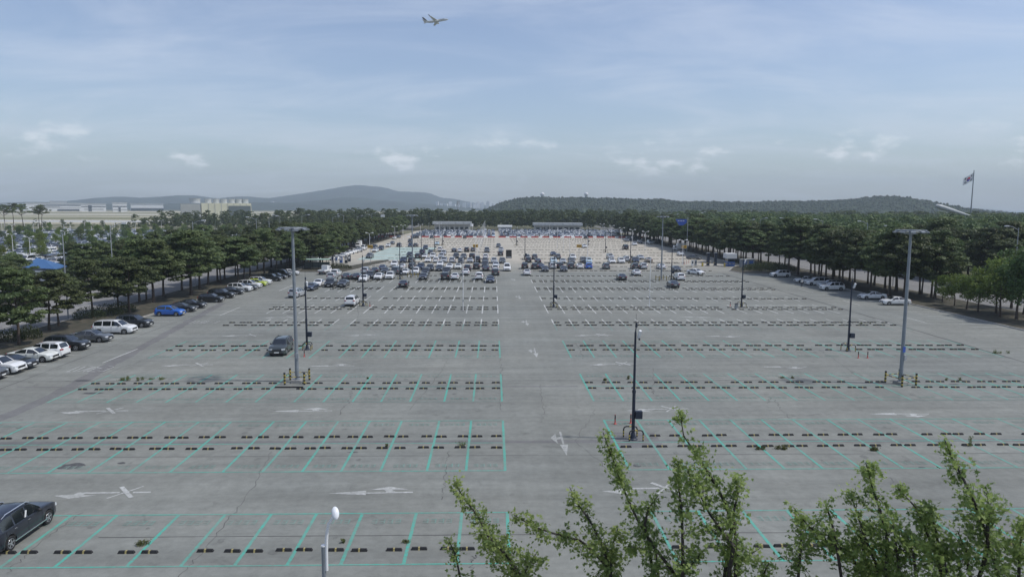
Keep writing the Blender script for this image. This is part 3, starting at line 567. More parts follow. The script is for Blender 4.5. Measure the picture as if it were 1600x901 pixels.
for Y in ROWN:
    for side, xs in (('left', SL), ('right', SR)):
        for x in xs:
            if Y == 50.1 and 8 < x < 11.2: continue
            if Y in (63.8, 65.9) and (abs(x+19) < 1.0 or (abs(x-38.8) < 1.1 and Y > 64)): continue
            if Y == 81.4 and (abs(x+21.8) < 1.6 or abs(x-42) < 1.4): continue
            SPOTS.append((x, Y, side))
def visible(x, y): d = Vector((x, y, -CAM_H)); w = d.dot(_f); px = 800+F_PX*d.dot(_r)/w; return -10 < px < 1610
_dr = random.Random(3); SPOTS = [s for s in SPOTS if visible(s[0], s[1]) and _dr.random() > .025]
SPOTS.sort(key=lambda s: s[1]); REST = SPOTS[298:]; SPOTS = SPOTS[:298]
for x, Y, side in SPOTS:
    o = link('wheel_stop', SME, None, (x+rr.uniform(-.09, .09), Y+rr.uniform(-.06, .06), .0), rr.gauss(0, .03))
    tag(o, 'black wheel stop %s, %s of aisle' % (ROWN[Y], side), 'wheel stop', 'wheel stops '+ROWN[Y]+', '+side); link('yellow_band', BME, o)
mb = MB()
def low_stop(x, Y):
    mb.box((x, Y, .065), (.82, .17, .13), 0); mb.box((x, Y, .067), (.05, .174, .134), 1)
for x, Y, s in REST: low_stop(x, Y)
for Y in (83.9, 98.7, 101.1, 114.3, 116.6, 128.1, 142.4, 144.5, 157.3, 159.7, 170.7):
    for x in SL+SR:
        lim = -38+max(0, Y-100)*.11
        if x < lim or abs(x+21.8) < 1.3 or (Y > 155 and (-24 < x < -17 or 36.5 < x < 43.5)): continue
        low_stop(x+rr.uniform(-.08, .08), Y+rr.uniform(-.08, .08))
for Y in (185, 198, 211, 213, 228, 244.5, 260, 276, 293, 308, 325, 340, 352, 362, 372):
    for x in SL+SR+[XR[-1]+.5+k*1.25 for k in range(4)]:
        if x < -34+max(0, Y-250)*.03 and Y < 270: continue
        if x > 58 and Y < 215: continue
        low_stop(x, Y+rr.uniform(-.1, .1))
tag(mb.build('wheel_stop_rows', ['rubber', 'band_yellow']), 'rows of small dark wheel stops across the distant bays', 'wheel stops', None, 'stuff')

# ============================================================ POLES AND LAMPS
def striped_post(parent, x, y, h=1.15, r=.09, n=7, name='bollard'):
    p = MB().tube([(x, y, 0), (x, y, h)], r, 10).build(name, 'yellow', parent, 40)
    for k in range(0, n, 2):
        MB().tube([(x, y, h*k/n), (x, y, h*(k+1)/n+.003*(k == n-1))], r+.004, 10).build('black_stripe', 'blackpaint', p, 40)
def striped_rail(parent, a, b):
    a = Vector(a); b = Vector(b); r = MB().tube([a, b], .035, 6).build('rail', 'yellow', parent, 40)
    for k in (1, 3): MB().tube([a.lerp(b, k/5), a.lerp(b, (k+1)/5)], .039, 6).build('black_stripe', 'blackpaint', r, 40)
def make_mast(label):
    t = thing('light_mast', label, 'light mast', group='floodlight masts')
    MB().box((0, 0, .14), (.95, .95, .28)).build('plinth', 'concrete_pad', t)
    MB().tube([(0, 0, .28), (0, 0, .33)], .30, 16).build('base_flange', 'galv', t, 40)
    MB().tube([(0, 0, .33), (0, 0, 5), (0, 0, 14.2)], [.185, .165, .125], 14).build('pole', 'galv', t, 40)
    MB().box((.12, -.2, 2.6), (.28, .16, .5)).build('control_box', 'grey_steel', t)
    h = MB(); h.tube([(0, 0, 14.15), (0, 0, 14.8)], [.13, .22], 14); h.tube([(0, 0, 14.4), (0, 0, 14.42)], .55, 12)
    ring = [(1.28*math.cos(2*PI*k/20), 1.28*math.sin(2*PI*k/20), 14.72) for k in range(21)]; h.tube(ring, .045, 6)
    for k in range(6): a = 2*PI*k/6; h.tube([(0, 0, 14.72), (1.28*math.cos(a), 1.28*math.sin(a), 14.72)], .04, 6)
    h.build('crown_frame', 'galv', t, 40)
    for k in range(10):
        a = 2*PI*k/10+.2; M = Matrix.Rotation(a, 3, 'Z') @ Matrix.Rotation(.35, 3, 'Y'); c = Vector((1.28*math.cos(a), 1.28*math.sin(a), 14.62))
        fl = MB().box(c, (.5, .42, .11), 0, M=M).build('floodlight', 'galv', t); MB().box(c+M @ Vector((.02, 0, -.06)), (.42, .34, .02), 0, M=M).build('lens', 'lens', fl)
    q = .92
    for sx in (-1, 1):
        for sy in (-1, 1): striped_post(t, sx*q, sy*q)
    for z in (.75,):
        for s in (-1, 1): striped_rail(t, (-q, s*q, z), (q, s*q, z)); striped_rail(t, (s*q, -q, z), (s*q, q, z))
    return t
MAST = [(-18.7, 66.4, 'tall grey floodlight mast with striped barrier beside long weed row, near lone dark car'), (39.2, 65.2, 'tall grey floodlight mast with small blue notice on its pole'), (-19.1, 167.4, 'distant floodlight mast among the crowded cars on the shelter side'), (38.9, 161.0, 'distant floodlight mast with striped bollards near the toll gate side')]
M0 = make_mast(MAST[0][2]); M0.location = MAST[0][:2]+(0,)
for i, (x, y, lb) in enumerate(MAST[1:]):
    o = copy_tree(M0); o.location = (x, y, 0); o['label'] = lb; o.rotation_euler.z = (.35, .6, .2)[i]
    if i == 0: MB().box((-.05, -.2, 3.4), (.34, .02, .55)).build('notice', 'sign_blue', o)
MB().box((-18.9, 64.35, .06), (2.6, .16, .12)).build('stop_bar', 'rubber', M0).matrix_parent_inverse = Matrix.Translation((18.7, -66.4, 0))
def hoop(t, x, y, w=1.0, h=.8, rz=0):
    pts = [(-w/2, 0), (-w/2, h-.2), (-w/2+.06, h-.06), (-w/2+.2, h), (w/2-.2, h), (w/2-.06, h-.06), (w/2, h-.2), (w/2, 0)]; c, s = math.cos(rz), math.sin(rz)
    P = [Vector((x+a*c, y+a*s, z)) for a, z in pts]; g = MB().tube(P, .05, 8).build('guard_hoop', 'blackpaint', t, 40)
    for i, (u, v) in enumerate(((.25, .45), (.6, .8))):
        for k in (0, 6): a = P[k].lerp(P[k+1], u); b = P[k].lerp(P[k+1], v); MB().tube([a, b], .055, 8).build('yellow_stripe', 'yellow', g, 40)
    MB().tube([P[3].lerp(P[4], .35), P[3].lerp(P[4], .6)], .055, 8).build('yellow_stripe', 'yellow', g, 40)
def make_campole(label):
    t = thing('camera_pole', label, 'camera pole', group='dark steel camera poles')
    MB().lathe((0, 0, 0), [(.34, 0), (.34, .04), (.22, .12), (.16, .42), (.13, .5)], 14).build('base', 'navy_steel', t, 40)
    MB().tube([(0, 0, .45), (0, 0, 3.6)], [.125, .115], 12).build('pole', 'navy_steel', t, 40)
    MB().tube([(0, 0, 3.55), (0, 0, 7.9)], [.095, .075], 12).build('upper_pole', 'navy_steel', t, 40)
    MB().tube([(0, 0, 3.45), (0, 0, 3.65)], .14, 12).build('collar', 'navy_steel', t, 40)
    MB().box((.36, -.05, 1.85), (.5, .38, .55)).build('equipment_box', 'navy_steel', t)
    MB().tube([(0, 0, 7.85), (.03, 0, 8.2), (.05, 0, 8.55)], [.05, .04, .03], 8).build('bracket', 'navy_steel', t, 40)
    MB().tube([(.02, 0, 8.5), (.02, 0, 9.2)], .012, 6).build('lightning_rod', 'navy_steel', t)
    MB().tube([(.05, 0, 8.25), (.05, 0, 8.55)], [.09, .07], 10).build('dome_camera', 'navy_steel', t, 40)
    M = Matrix.Rotation(.35, 3, 'X') @ Matrix.Rotation(.15, 3, 'Y'); c = MB().box((.26, -.12, 7.75), (.16, .2, .62), 0, M=M).build('camera_housing', 'white_steel', t); MB().box((.24, -.2, 7.42), (.1, .1, .12), 0, M=M).build('lens_hood', 'blackpaint', c)
    hoop(t, .15, -.45); hoop(t, -.1, .5)
    return t
POLES = [(10.2, 49.4, 'dark camera pole with equipment box between two red delineators beside central aisle'), (-21.8, 81.9, 'dark camera pole with hoops next to lone parked dark car'), (42.0, 80.8, 'dark camera pole with hoops and two red delineators, toward right mast'), (-21.9, 118.4, 'dark camera pole right beside the white car standing alone'), (10.2, 117.0, 'dark camera pole with box at inner corner of white bays beside aisle'), (42.1, 117.1, 'dark camera pole with grey bin in white bays toward toll gate'),
         (-21.5, 162.8, 'dark camera pole beside distant mast in crowded cars'), (41.4, 161.5, 'dark camera pole between distant mast and white car'), (-22.5, 222, 'dark camera pole at corner of pale teal bays'), (10.1, 222, 'dark camera pole at aisle corner behind crowded cars'), (41.5, 211.2, 'dark camera pole behind crowded cars on the toll gate side'), (-21.7, 262, 'dark far pole beyond crowded cars on shelter side'), (42, 262, 'dark far pole beyond crowded cars on toll gate side'), (10.2, 305, 'dark far pole in empty beige bays beside aisle'), (-21.8, 305, 'dark far pole in empty beige bays on shelter side'), (42, 310, 'dark far pole in empty beige bays on toll gate side')]
P0 = make_campole(POLES[0][2]); P0.location = (10.2, 49.4, 0)
for i, (x, y, lb) in enumerate(POLES[1:]):
    o = copy_tree(P0); o.location = (x, y, 0); o['label'] = lb; o.rotation_euler.z = 0.15*((i % 3)-1)
def delineator(px, py, label):
    t = thing('delineator_post', label, 'delineator', G(px, py), 0, 'red delineator posts')
    MB().lathe((0, 0, 0), [(.13, 0), (.13, .03), (.06, .08), (.04, .12)], 10).build('base', 'red_plastic', t, 40)
    p = MB().tube([(0, 0, .1), (0, 0, .75)], [.05, .04], 8).build('post', 'red_plastic', t, 40); MB().tube([(0, 0, .4), (0, 0, .72)], [.052, .05], 8).build('dark_sleeve', 'blackpaint', p, 40)
for px, py, lb in ((961, 662, 'red delineator post between aisle and near dark camera pole'), (985.5, 661, 'red delineator post directly behind near dark camera pole'), (461, 556.5, 'red delineator post between lone dark car and mast'), (475.5, 557, 'red delineator post in front of hooped pole near lone dark car'), (1341, 559, 'red delineator post closer to dark pole on right'), (1355.5, 559, 'red delineator post farther from dark pole on right'), (578, 478, 'thin delineator post beside pole and lone white car'), (1141, 478, 'thin delineator post beside bin at dark pole')):
    delineator(px, py, lb)
t = thing('litter_bin', 'small grey bin at foot of dark camera pole in white bays', 'bin', G(1150.5, 482)); MB().lathe((0, 0, 0), [(.28, 0), (.3, .75), (.32, .78)], 12).build('drum', 'grey_steel', t, 40); MB().lathe((0, 0, .78), [(.33, 0), (.33, .06), (.1, .14)], 12).build('lid', 'blackpaint', t, 40)
# thin pale poles in two straight lines
def thin_pole(x, y, label, group):
    t = thing('slim_pole', label, 'pole', (x, y, 0), 0, group)
    MB().box((0, 0, .06), (.5, .5, .12)).build('foot', 'concrete_pad', t); MB().tube([(0, 0, .12), (0, 0, 8.3)], [.06, .04], 8).build('shaft', 'white_steel', t, 40)
    MB().box((0, -.07, 1.7), (.16, .12, .35)).build('junction_box', 'grey_steel', t); MB().lathe((0, 0, 8.3), [(.05, 0), (.09, .08), (.05, .2)], 8).build('cap', 'white_steel', t, 40)
for i, y in enumerate((112.6, 192, 212, 234, 256, 278, 300, 322, 344, 366, 388, 410, 432)): thin_pole(-4.8, y, 'slim pale pole standing alone in empty white bays left of aisle' if i == 0 else 'slim pale pole in the receding line left of central aisle', 'line of slim poles left of aisle')
for i, y in enumerate((117.0, 196, 242, 264, 288, 330, 372)): thin_pole(26.4, y, 'slim pale pole standing alone in empty white bays right of aisle' if i == 0 else 'slim pale pole in the receding line right of central aisle', 'line of slim poles right of aisle')
def make_ylamp(name='double_lamp', H=7.2):
    t = thing(name, '', 'street lamp'); MB().lathe((0, 0, 0), [(.2, 0), (.2, .05), (.1, .3)], 10).build('base', 'white_steel', t, 40); MB().tube([(0, 0, .2), (0, 0, H-.5)], [.09, .06], 8).build('pole', 'white_steel', t, 40)
    for s in (-1, 1):
        a = MB().tube([(0, 0, H-.6), (s*.35, 0, H-.1), (s*.85, 0, H+.05)], .04, 6).build('arm', 'white_steel', t, 40)
        MB().lathe((s*1.1, 0, H+.04), [(.02, -.36), (.13, -.3), (.16, 0), (.12, .28), (.02, .34)], 10, axis='x').build('lamp_head', 'white_steel', a, 40)
    return t
Y0 = make_ylamp(); first = True
def ylamp(x, y, label, group, s=1.0, rz=0.0):
    global first
    o = Y0 if first else copy_tree(Y0); first = False; o.location = (x, y, 0); o['label'] = label; o['group'] = group; o.scale = (s,)*3; o.rotation_euler.z = rz
for x, y in ((56.2, 207), (60.6, 279), (60, 302), (60.1, 328), (62, 367), (62, 400)): ylamp(x, y, 'white double-armed lamp along the right edge lane of the far lot', 'double lamps on the right lane')
for x, y in ((-44.4, 255), (-46.3, 334), (-45.7, 360), (-38.5, 376), (-30, 395)): ylamp(x, y, 'white double-armed lamp along the left edge lane of the far lot', 'double lamps on the left lane')
for (px, py) in ((48, 405), (103, 389), (107, 380), (20, 372), (39, 361), (53, 366), (67, 366), (101, 370), (110, 362), (143, 361), (147, 352), (176, 360), (180, 365), (206, 357), (212, 361), (233, 350), (258, 352), (266, 359), (297, 352), (304, 347), (21, 398), (8, 362)):
    g = G(px, py+2); ylamp(g.x, min(455, g.y), 'white double-armed lamp rising among cars of the side lot', 'double lamps in the side lot', 1.0, .3)
def make_slamp(H=8.5, arm=2.0):
    t = thing('street_lamp', '', 'street lamp'); MB().tube([(0, 0, 0), (0, 0, H)], [.1, .06], 8).build('pole', 'grey_steel', t, 40); a = MB().tube([(0, 0, H-.3), (arm*.6, 0, H+.1), (arm, 0, H+.2)], .04, 6).build('arm', 'grey_steel', t, 40)
    MB().box((arm+.3, 0, H+.2), (.8, .28, .14)).build('lamp_head', 'white_steel', a); return t
S0 = make_slamp(); sfirst = True
def slamp(x, y, label, group, h, rz):
    global sfirst
    o = S0 if sfirst else copy_tree(S0); sfirst = False; o.location = (x, y, 0); o['label'] = label; o['group'] = group; o.scale = (1, 1, h/8.5); o.rotation_euler.z = rz
for px, ty, Y in ((1112, 343, 240), (1152, 346, 205), (1232, 341, 215), (1286, 343, 200), (1356, 346, 180), (1334, 353, 150), (1592, 354, 130), (1082, 333, 300), (1094, 331, 330), (1188, 341, 260), (1050, 335, 340)):
    p = AT(px, ty, Y); slamp(max(p.x, 87.0) if px < 1500 else p.x, Y, 'grey street lamp with arm rising above trees along the right road', 'lamps along the right road', p.z-.2, 0 if px < 1200 else PI)
for px, ty, Y in ((420, 338, 205), (437, 336, 260), (453, 340, 190), (496, 336, 235), (524, 338, 280), (539, 335, 300), (560, 337, 330), (570, 336, 370), (314, 345, 150), (222, 350, 118), (167, 364, 105), (580, 333, 400)):
    p = AT(px, ty, Y); slamp(min(p.x, -63.0) if p.x > -100 else p.x, Y, 'grey street lamp rising out of pines along the left road', 'lamps along the left road', p.z-.2, PI if px % 2 else 0)
for i, px in enumerate((670, 682, 690, 699, 835, 844, 852, 860, 868, 909, 916, 924, 933, 943)):
    Y = 465-(i % 3)*22; p = AT(px, 348+(i % 3)*2, Y); slamp(p.x, Y, 'pale lamp post over the packed cars before the low buildings', 'lamps over the packed far cars', p.z-.2, PI/2)
# near white lamp with oval head by the building
def near_lamp():
    Y = 24.0; hd = AT(523, 801, Y); base = AT(506.5, 898, Y); t = thing('street_lamp', 'white lamp post with curved arm and oval head in front of the building', 'street lamp', (base.x, Y, -.02))
    p = AT(505.5, 852, Y); ht = p.z
    MB().lathe((0, 0, 0), [(.2, 0), (.2, .05), (.1, .3)], 12).build('base', 'galv', t, 40); MB().tube([(0, 0, .2), (0, 0, ht)], [.085, .075], 12).build('pole', 'galv', t, 40); MB().tube([(0, 0, ht), (0, 0, ht+.05)], .085, 12).build('pole_cap', 'white_steel', t, 40)
    dx = hd.x-base.x; pts = [(.095, 0, ht-.9), (.10, 0, ht-.2), (.115, 0, ht+.25), (.15, 0, ht+.55), (.21, 0, (ht+.55+hd.z-.1)/2), (dx-.03, -.05, hd.z-.10)]; a = MB().tube(pts, [.058, .058, .058, .056, .055, .062], 10).build('curved_arm', 'white_steel', t, 40)
    n = 20; vs = []; fs = []; M = Matrix.Rotation(.95, 3, 'X') @ Matrix.Rotation(.25, 3, 'Z')
    prof = [(.02, .075), (.6, .06), (.9, .025), (1, 0), (.9, -.04), (.5, -.06), (.02, -.065)]
    for r, h in prof:
        for k in range(n): an = 2*PI*k/n; vs.append(M @ Vector((math.cos(an)*.135*r, math.sin(an)*.235*r, h))+Vector((dx+.02, 0, hd.z+.02)))
    for i in range(len(prof)-1):
        for k in range(n): fs.append((i*n+k, i*n+(k+1) % n, (i+1)*n+(k+1) % n, (i+1)*n+k))
    MB().add(vs, fs).build('oval_head', 'lens', a, 60)
    MB().box((.12, 0, ht-.55), (.05, .06, .12)).build('bracket', 'white_steel', t)
near_lamp()

# ============================================================ VEHICLES
PAINT = {'white': (.74, .75, .75), 'pearl': (.70, .72, .68), 'black': (.010, .011, .013), 'charcoal': (.032, .036, .042), 'grey': (.12, .13, .14), 'silver': (.46, .48, .50), 'navy': (.022, .035, .075), 'blue': (.02, .13, .52), 'lime': (.50, .60, .06), 'tan': (.33, .29, .24), 'midnight': (.013, .016, .026), 'pale blue': (.52, .66, .74), 'dark green-grey': (.045, .055, .055)}
for k, c in PAINT.items(): mat('paint_'+k, c, .32, .25 if k in ('silver', 'grey', 'charcoal', 'navy', 'dark green-grey') else 0.0, .8)
mat('tyre', (.018, .018, .019), .85); mat('rim', (.42, .43, .45), .35, .6); mat('dark_rim', (.05, .05, .055), .4, .4); mat('car_glass', (.010, .013, .016), .05, spec=1.0, coat=.6); mat('trim', (.018, .018, .02), .55)
mat('headlamp', (.62, .65, .68), .15); mat('tail_red', (.28, .012, .012), .25); mat('plate', (.78, .79, .76), .5); mat('chrome', (.62, .63, .65), .2, .8)
TYPES = {
 'sedan': dict(L=4.85, W=1.86, H=1.45, top=[(0, .70), (.012, .98), (.10, 1.07), (.17, 1.08), (.345, 1.41), (.44, 1.45), (.52, 1.44), (.59, 1.40), (.735, 1.03), (.88, .93), (.965, .78), (1, .52)], belt=(1.03, .98), rg=(.175, .345), ws=(.59, .735), sg=(.215, .715), pil=(.46,), wh=(.19, .81), wr=.335),
 'suv': dict(L=4.70, W=1.90, H=1.70, top=[(0, .72), (.010, 1.06), (.028, 1.12), (.085, 1.58), (.16, 1.67), (.35, 1.70), (.50, 1.69), (.585, 1.62), (.715, 1.15), (.88, 1.07), (.965, .93), (1, .58)], belt=(1.14, 1.10), rg=(.028, .085), ws=(.585, .715), sg=(.085, .69), pil=(.27, .47), wh=(.19, .81), wr=.365),
 'minivan': dict(L=5.15, W=1.99, H=1.77, top=[(0, .75), (.010, 1.08), (.025, 1.14), (.075, 1.66), (.15, 1.75), (.35, 1.77), (.55, 1.76), (.63, 1.69), (.765, 1.17), (.90, 1.06), (.97, .92), (1, .58)], belt=(1.13, 1.09), rg=(.025, .075), ws=(.63, .765), sg=(.07, .745), pil=(.28, .50), wh=(.18, .815), wr=.35),
 'hatchback': dict(L=4.20, W=1.79, H=1.54, top=[(0, .70), (.012, 1.0), (.03, 1.06), (.12, 1.44), (.22, 1.52), (.40, 1.54), (.50, 1.52), (.575, 1.47), (.72, 1.05), (.88, .96), (.965, .82), (1, .54)], belt=(1.07, 1.00), rg=(.03, .12), ws=(.575, .72), sg=(.11, .70), pil=(.42,), wh=(.19, .805), wr=.33),
 'van': dict(L=5.25, W=1.95, H=1.98, top=[(0, .75), (.008, 1.10), (.018, 1.16), (.05, 1.84), (.12, 1.95), (.35, 1.98), (.60, 1.96), (.69, 1.88), (.83, 1.22), (.93, 1.05), (.98, .90), (1, .58)], belt=(1.17, 1.12), rg=(.018, .05), ws=(.69, .83), sg=(.055, .81), pil=(.30, .54), wh=(.18, .82), wr=.34),
}
def car_geo(tp, low=False):
    t = TYPES[tp]; L, W, H = t['L'], t['W'], t['H']; xs = [p[0] for p in t['top']]; zs = [p[1] for p in t['top']]; wr = t['wr']; ar = wr+.055
    st = set([p[0] for p in t['top']]+[t['sg'][0], t['sg'][1], .004, .03, .06, .93, .985]) if not low else set(xs)
    for p in t['pil']: st |= {p-.009, p+.009} if not low else {p}
    if not low:
        for w in t['wh']:
            for d in (-1.02, -.97, -.8, -.5, 0, .5, .8, .97, 1.02): st.add(w+d*ar/L)
    st = sorted(s for s in st if 0 <= s <= 1); out = [st[0]]
    for s in st[1:]:
        if s-out[-1] > .0025: out.append(s)
    st = out; b = MB(); rings = []; roofw = W/2*(.70 if tp in ('sedan', 'hatchback') else .76)
    for s in st:
        y = (s-.5)*L; zt = float(np.interp(s, xs, zs)); e = min(s, 1-s); taper = 1-.17*max(0, 1-e/.10)**2.0; w = W/2*taper
        bl = t['belt'][0]+(t['belt'][1]-t['belt'][0])*s; bl = min(bl, zt-.03); fr = max(0, min(1, (zt-bl-.03)/(H-bl-.03)))
        zb = .24+.10*max(0, 1-e/.05); za = 0
        if not low:
            for q in t['wh']:
                d = abs(y-(q-.5)*L)
                if d < ar: za = max(za, wr+math.sqrt(ar*ar-d*d))
        z1 = max(zb, za); z3 = max(.62*bl, z1+.05)
        rw = w*.93*(1-fr)+roofw*fr; rc = w*.78*(1-fr)+(roofw-.13)*fr
        rings.append([(0, y, zb), (w*.93, y, z1), (w*.985, y, min(z3-.02, z1+.10)), (w, y, z3), (w*.985, y, bl-.05), (w*.955, y, bl), (rw, y, max(bl+.012, zt-.045*(.4+.6*fr))), (rc, y, zt-.004), (0, y, zt+.025*fr+.012)])
    n = 9; m = 2*n-2
    for rg_ in rings: b.v += rg_+[(-x, y, z) for x, y, z in rg_[-2:0:-1]]
    parts = {'body': [], 'windscreen': [], 'rear_window': [], 'side_window': [], 'side_window2': []}
    for i in range(len(st)-1):
        c = (st[i]+st[i+1])/2
        for k in range(m):
            f = (i*m+k, (i+1)*m+k, (i+1)*m+(k+1) % m, i*m+(k+1) % m); key = 'body'
            if k in (7, 8):
                if t['ws'][0] < c < t['ws'][1]: key = 'windscreen'
                elif t['rg'][0] < c < t['rg'][1]: key = 'rear_window'
            elif k in (5, 10) and t['sg'][0] < c < t['sg'][1] and not any(abs(c-p) < .010 for p in t['pil']):
                key = 'side_window' if k == 5 else 'side_window2'
            parts[key].append(f)
    parts['body'] += [tuple(range(m)), tuple(reversed(range((len(st)-1)*m, len(st)*m)))]
    return t, b.v, parts
def sub(vs, faces, name, m, smooth):
    ids = sorted({i for f in faces for i in f}); mp = {o: i for i, o in enumerate(ids)}; b = MB(); b.v = [vs[i] for i in ids]; b.f = [tuple(mp[i] for i in f) for f in faces]; b.m = [0]*len(b.f); return b.mesh(name, m, smooth)
def wheel_meshes(r, m_rim):
    ty = MB().lathe((0, 0, 0), [(r*.66, -.10), (r*.93, -.11), (r, -.075), (r, .075), (r*.93, .11), (r*.66, .10)], 20, axis='x').mesh('tyre', 'tyre', 40)
    rm = MB().lathe((0, 0, 0), [(r*.62, -.085), (r*.66, -.10), (r*.66, .10), (r*.60, .085)], 20, axis='x', mi=1)
    for s in (-1, 1):
        rm.lathe((s*.09, 0, 0), [(r*.15, -.012), (r*.15, .012)], 10, axis='x')
        for k in range(5):
            a = 2*PI*k/5; M = Matrix.Rotation(a, 3, 'X'); rm.box(Vector((s*.094, 0, 0))+M @ Vector((0, 0, r*.36)), (.02, r*.17, r*.56), 0, M=M)
        rm.tube([(s*.096, r*.625*math.cos(2*PI*k/20), r*.625*math.sin(2*PI*k/20)) for k in range(21)], .012, 5)
    return ty, rm.mesh('rim', [m_rim, 'trim'], 40)
CAR = {}
def make_car(tp):
    t, vs, parts = car_geo(tp); L, W, H, wr = t['L'], t['W'], t['H'], t['wr']; root = link('parked_'+tp, None); ch = []
    body = link('body', sub(vs, parts['body'], 'body', 'paint_white', 32), root); body.material_slots[0].link = 'OBJECT'
    link('windscreen', sub(vs, parts['windscreen'], 'windscreen', 'car_glass', 60), root); link('rear_window', sub(vs, parts['rear_window'], 'rear_window', 'car_glass', 60), root)
    for k in ('side_window', 'side_window2'): link('side_window', sub(vs, parts[k], 'side_window', 'car_glass', 30), root)
    ty, rm = wheel_meshes(wr, 'rim')
    for w in t['wh']:
        for s in (-1, 1):
            y = (w-.5)*L; x = s*(W/2-.115); o = link('wheel', ty, root, (x, y, wr)); link('rim', rm, o)
    zb = t['belt'][1]; y1 = L/2; kk = 1.0 if tp in ('sedan', 'hatchback') else 1.12
    M = lambda s: Matrix.Rotation(-s*.42, 3, 'Z')
    for s in (-1, 1):
        MB().box((s*W*.365, y1-.135, .70*kk), (.40, .16, .13), M=M(s)).build('headlight', 'headlamp', root)
        MB().box((s*W*.385, -y1+.055, .90*kk), (.36, .10, .15), M=M(-s)).build('taillight', 'tail_red', root)
        mo = MB(); mo.lathe((s*(W/2+.07), (t['ws'][1]-.5)*L-.38, zb+.05), [(.03, -.09), (.085, -.05), (.09, .05), (.05, .09)], 8, axis='x'); mo.build('door_mirror', 'trim', root, 50)
    MB().box((0, y1-.045, .60*kk), (W*.56, .10, .20)).build('grille', 'trim', root); MB().box((0, y1-.03, .36), (W*.70, .10, .13)).build('front_bumper_trim', 'trim', root)
    MB().box((0, y1+.012, .46), (.52, .02, .11)).build('front_plate', 'plate', root); MB().box((0, -y1-.012, .62 if tp != 'sedan' else .72), (.52, .02, .11)).build('rear_plate', 'plate', root)
    MB().box((0, -y1+.03, .36), (W*.74, .10, .16)).build('rear_bumper_trim', 'trim', root)
    for s in (-1, 1):
        MB().box((s*(W/2-.055), 0, .27), (.06, L*.40, .07)).build('sill', 'trim', root)
        for q in (t['pil'][-1]+.012, t['pil'][-1]-.20): MB().box((s*(W/2-.004), (q-.5)*L, zb-.13), (.03, .18, .025)).build('door_handle', 'chrome', root)
        for q in (t['pil'][-1], t['sg'][0]+.05 if tp != 'sedan' else t['pil'][-1]-.235, t['ws'][1]-.015): MB().box((s*(W/2-.012), (q-.5)*L, (zb+.38)/2), (.028, .012, zb-.46)).build('door_seam', 'trim', root)
    if tp in ('suv', 'minivan'):
        for s in (-1, 1): MB().tube([(s*W*.315, -L*.36, H-.07), (s*W*.325, -L*.30, H+.03), (s*W*.325, L*.02, H+.03), (s*W*.315, L*.075, H-.08)], .022, 6).build('roof_rail', 'trim', root, 40)
    return root
for tp in TYPES: CAR[tp] = [make_car(tp), False]
FAST = {}
def car(tp, colr, loc, rz, label, group, name=None):
    c = CAR[tp]
    if c[1]: o = copy_tree(c[0])
    else: o = c[0]; c[1] = True
    o.location = (loc[0], loc[1], 0.009); o.rotation_euler.z = rz; tag(o, label, 'car', group)
    for ch in o.children:
        if ch.name.startswith('body'): ch.material_slots[0].link = 'OBJECT'; ch.material_slots[0].material = MATS['paint_'+colr]
    return o
UP, DOWN, EAST, WEST = 0.0, PI, -PI/2, PI/2        # facing away, towards the camera, +x, -x
rr = random.Random(33)
LROW = [(23, 585, 'suv', 'white', EAST), (43, 578, 'sedan', 'charcoal', EAST), (69, 566, 'sedan', 'pearl', EAST), (93, 560, 'suv', 'white', WEST), (134, 548, 'suv', 'black', EAST), (174, 535, 'sedan', 'grey', EAST), (209, 522, 'minivan', 'white', EAST), (233, 512, 'suv', 'charcoal', EAST), (289, 494, 'hatchback', 'blue', EAST), (297, 487.5, 'sedan', 'charcoal', EAST), (318, 482, 'sedan', 'black', EAST), (345, 472.5, 'hatchback', 'black', EAST), (363, 466, 'suv', 'black', EAST), (379, 460.5, 'sedan', 'black', EAST), (394, 456, 'suv', 'white', EAST), (400, 453.5, 'sedan', 'charcoal', EAST), (411, 450.7, 'suv', 'white', EAST), (418, 447.5, 'hatchback', 'lime', EAST), (425, 445, 'suv', 'white', EAST), (436, 439.5, 'suv', 'charcoal', EAST), (447, 436.5, 'sedan', 'black', EAST), (459, 434, 'van', 'black', EAST), (467, 430, 'sedan', 'white', EAST), (2, 595, 'suv', 'grey', EAST)]
WORD = {'white': 'white', 'pearl': 'pearl white', 'black': 'black', 'charcoal': 'dark charcoal', 'grey': 'grey', 'silver': 'silver', 'navy': 'navy', 'blue': 'bright blue', 'lime': 'lime green', 'tan': 'tan', 'pale blue': 'pale blue', 'dark green-grey': 'dark green-grey'}
TW = {'suv': 'SUV', 'sedan': 'sedan', 'minivan': 'minivan', 'hatchback': 'hatchback', 'van': 'van'}
ORD = ['first', 'second', 'third', 'fourth', 'fifth', 'sixth', 'seventh', 'eighth', 'ninth', 'tenth', 'eleventh', 'twelfth', 'thirteenth', 'fourteenth', 'fifteenth', 'sixteenth', 'seventeenth', 'eighteenth', 'nineteenth', 'twentieth', 'twenty-first', 'twenty-second', 'twenty-third', 'twenty-fourth', 'twenty-fifth']
blueY = G(289, 494).y+.7; pl = []
for px, py, tp, cl, hd in LROW: pl.append((G(px, py).y+.75, tp, cl, hd))
pl.sort(); bi = [i for i, p in enumerate(pl) if p[2] == 'blue'][0]
for i, (Y, tp, cl, hd) in enumerate(pl):
    L = TYPES[tp]['L']; d = i-bi
    rel = '' if d == 0 else (', %s car %s the bright blue hatchback' % (ORD[abs(d)-1], 'before' if d < 0 else 'past'))
    car(tp, cl, (-47.25-L/2+rr.uniform(-.15, .15), Y), hd+rr.uniform(-.03, .03), '%s %s parked along pine verge%s' % (WORD[cl], TW[tp], rel if rel else ' with nose out'), 'cars along the left verge')
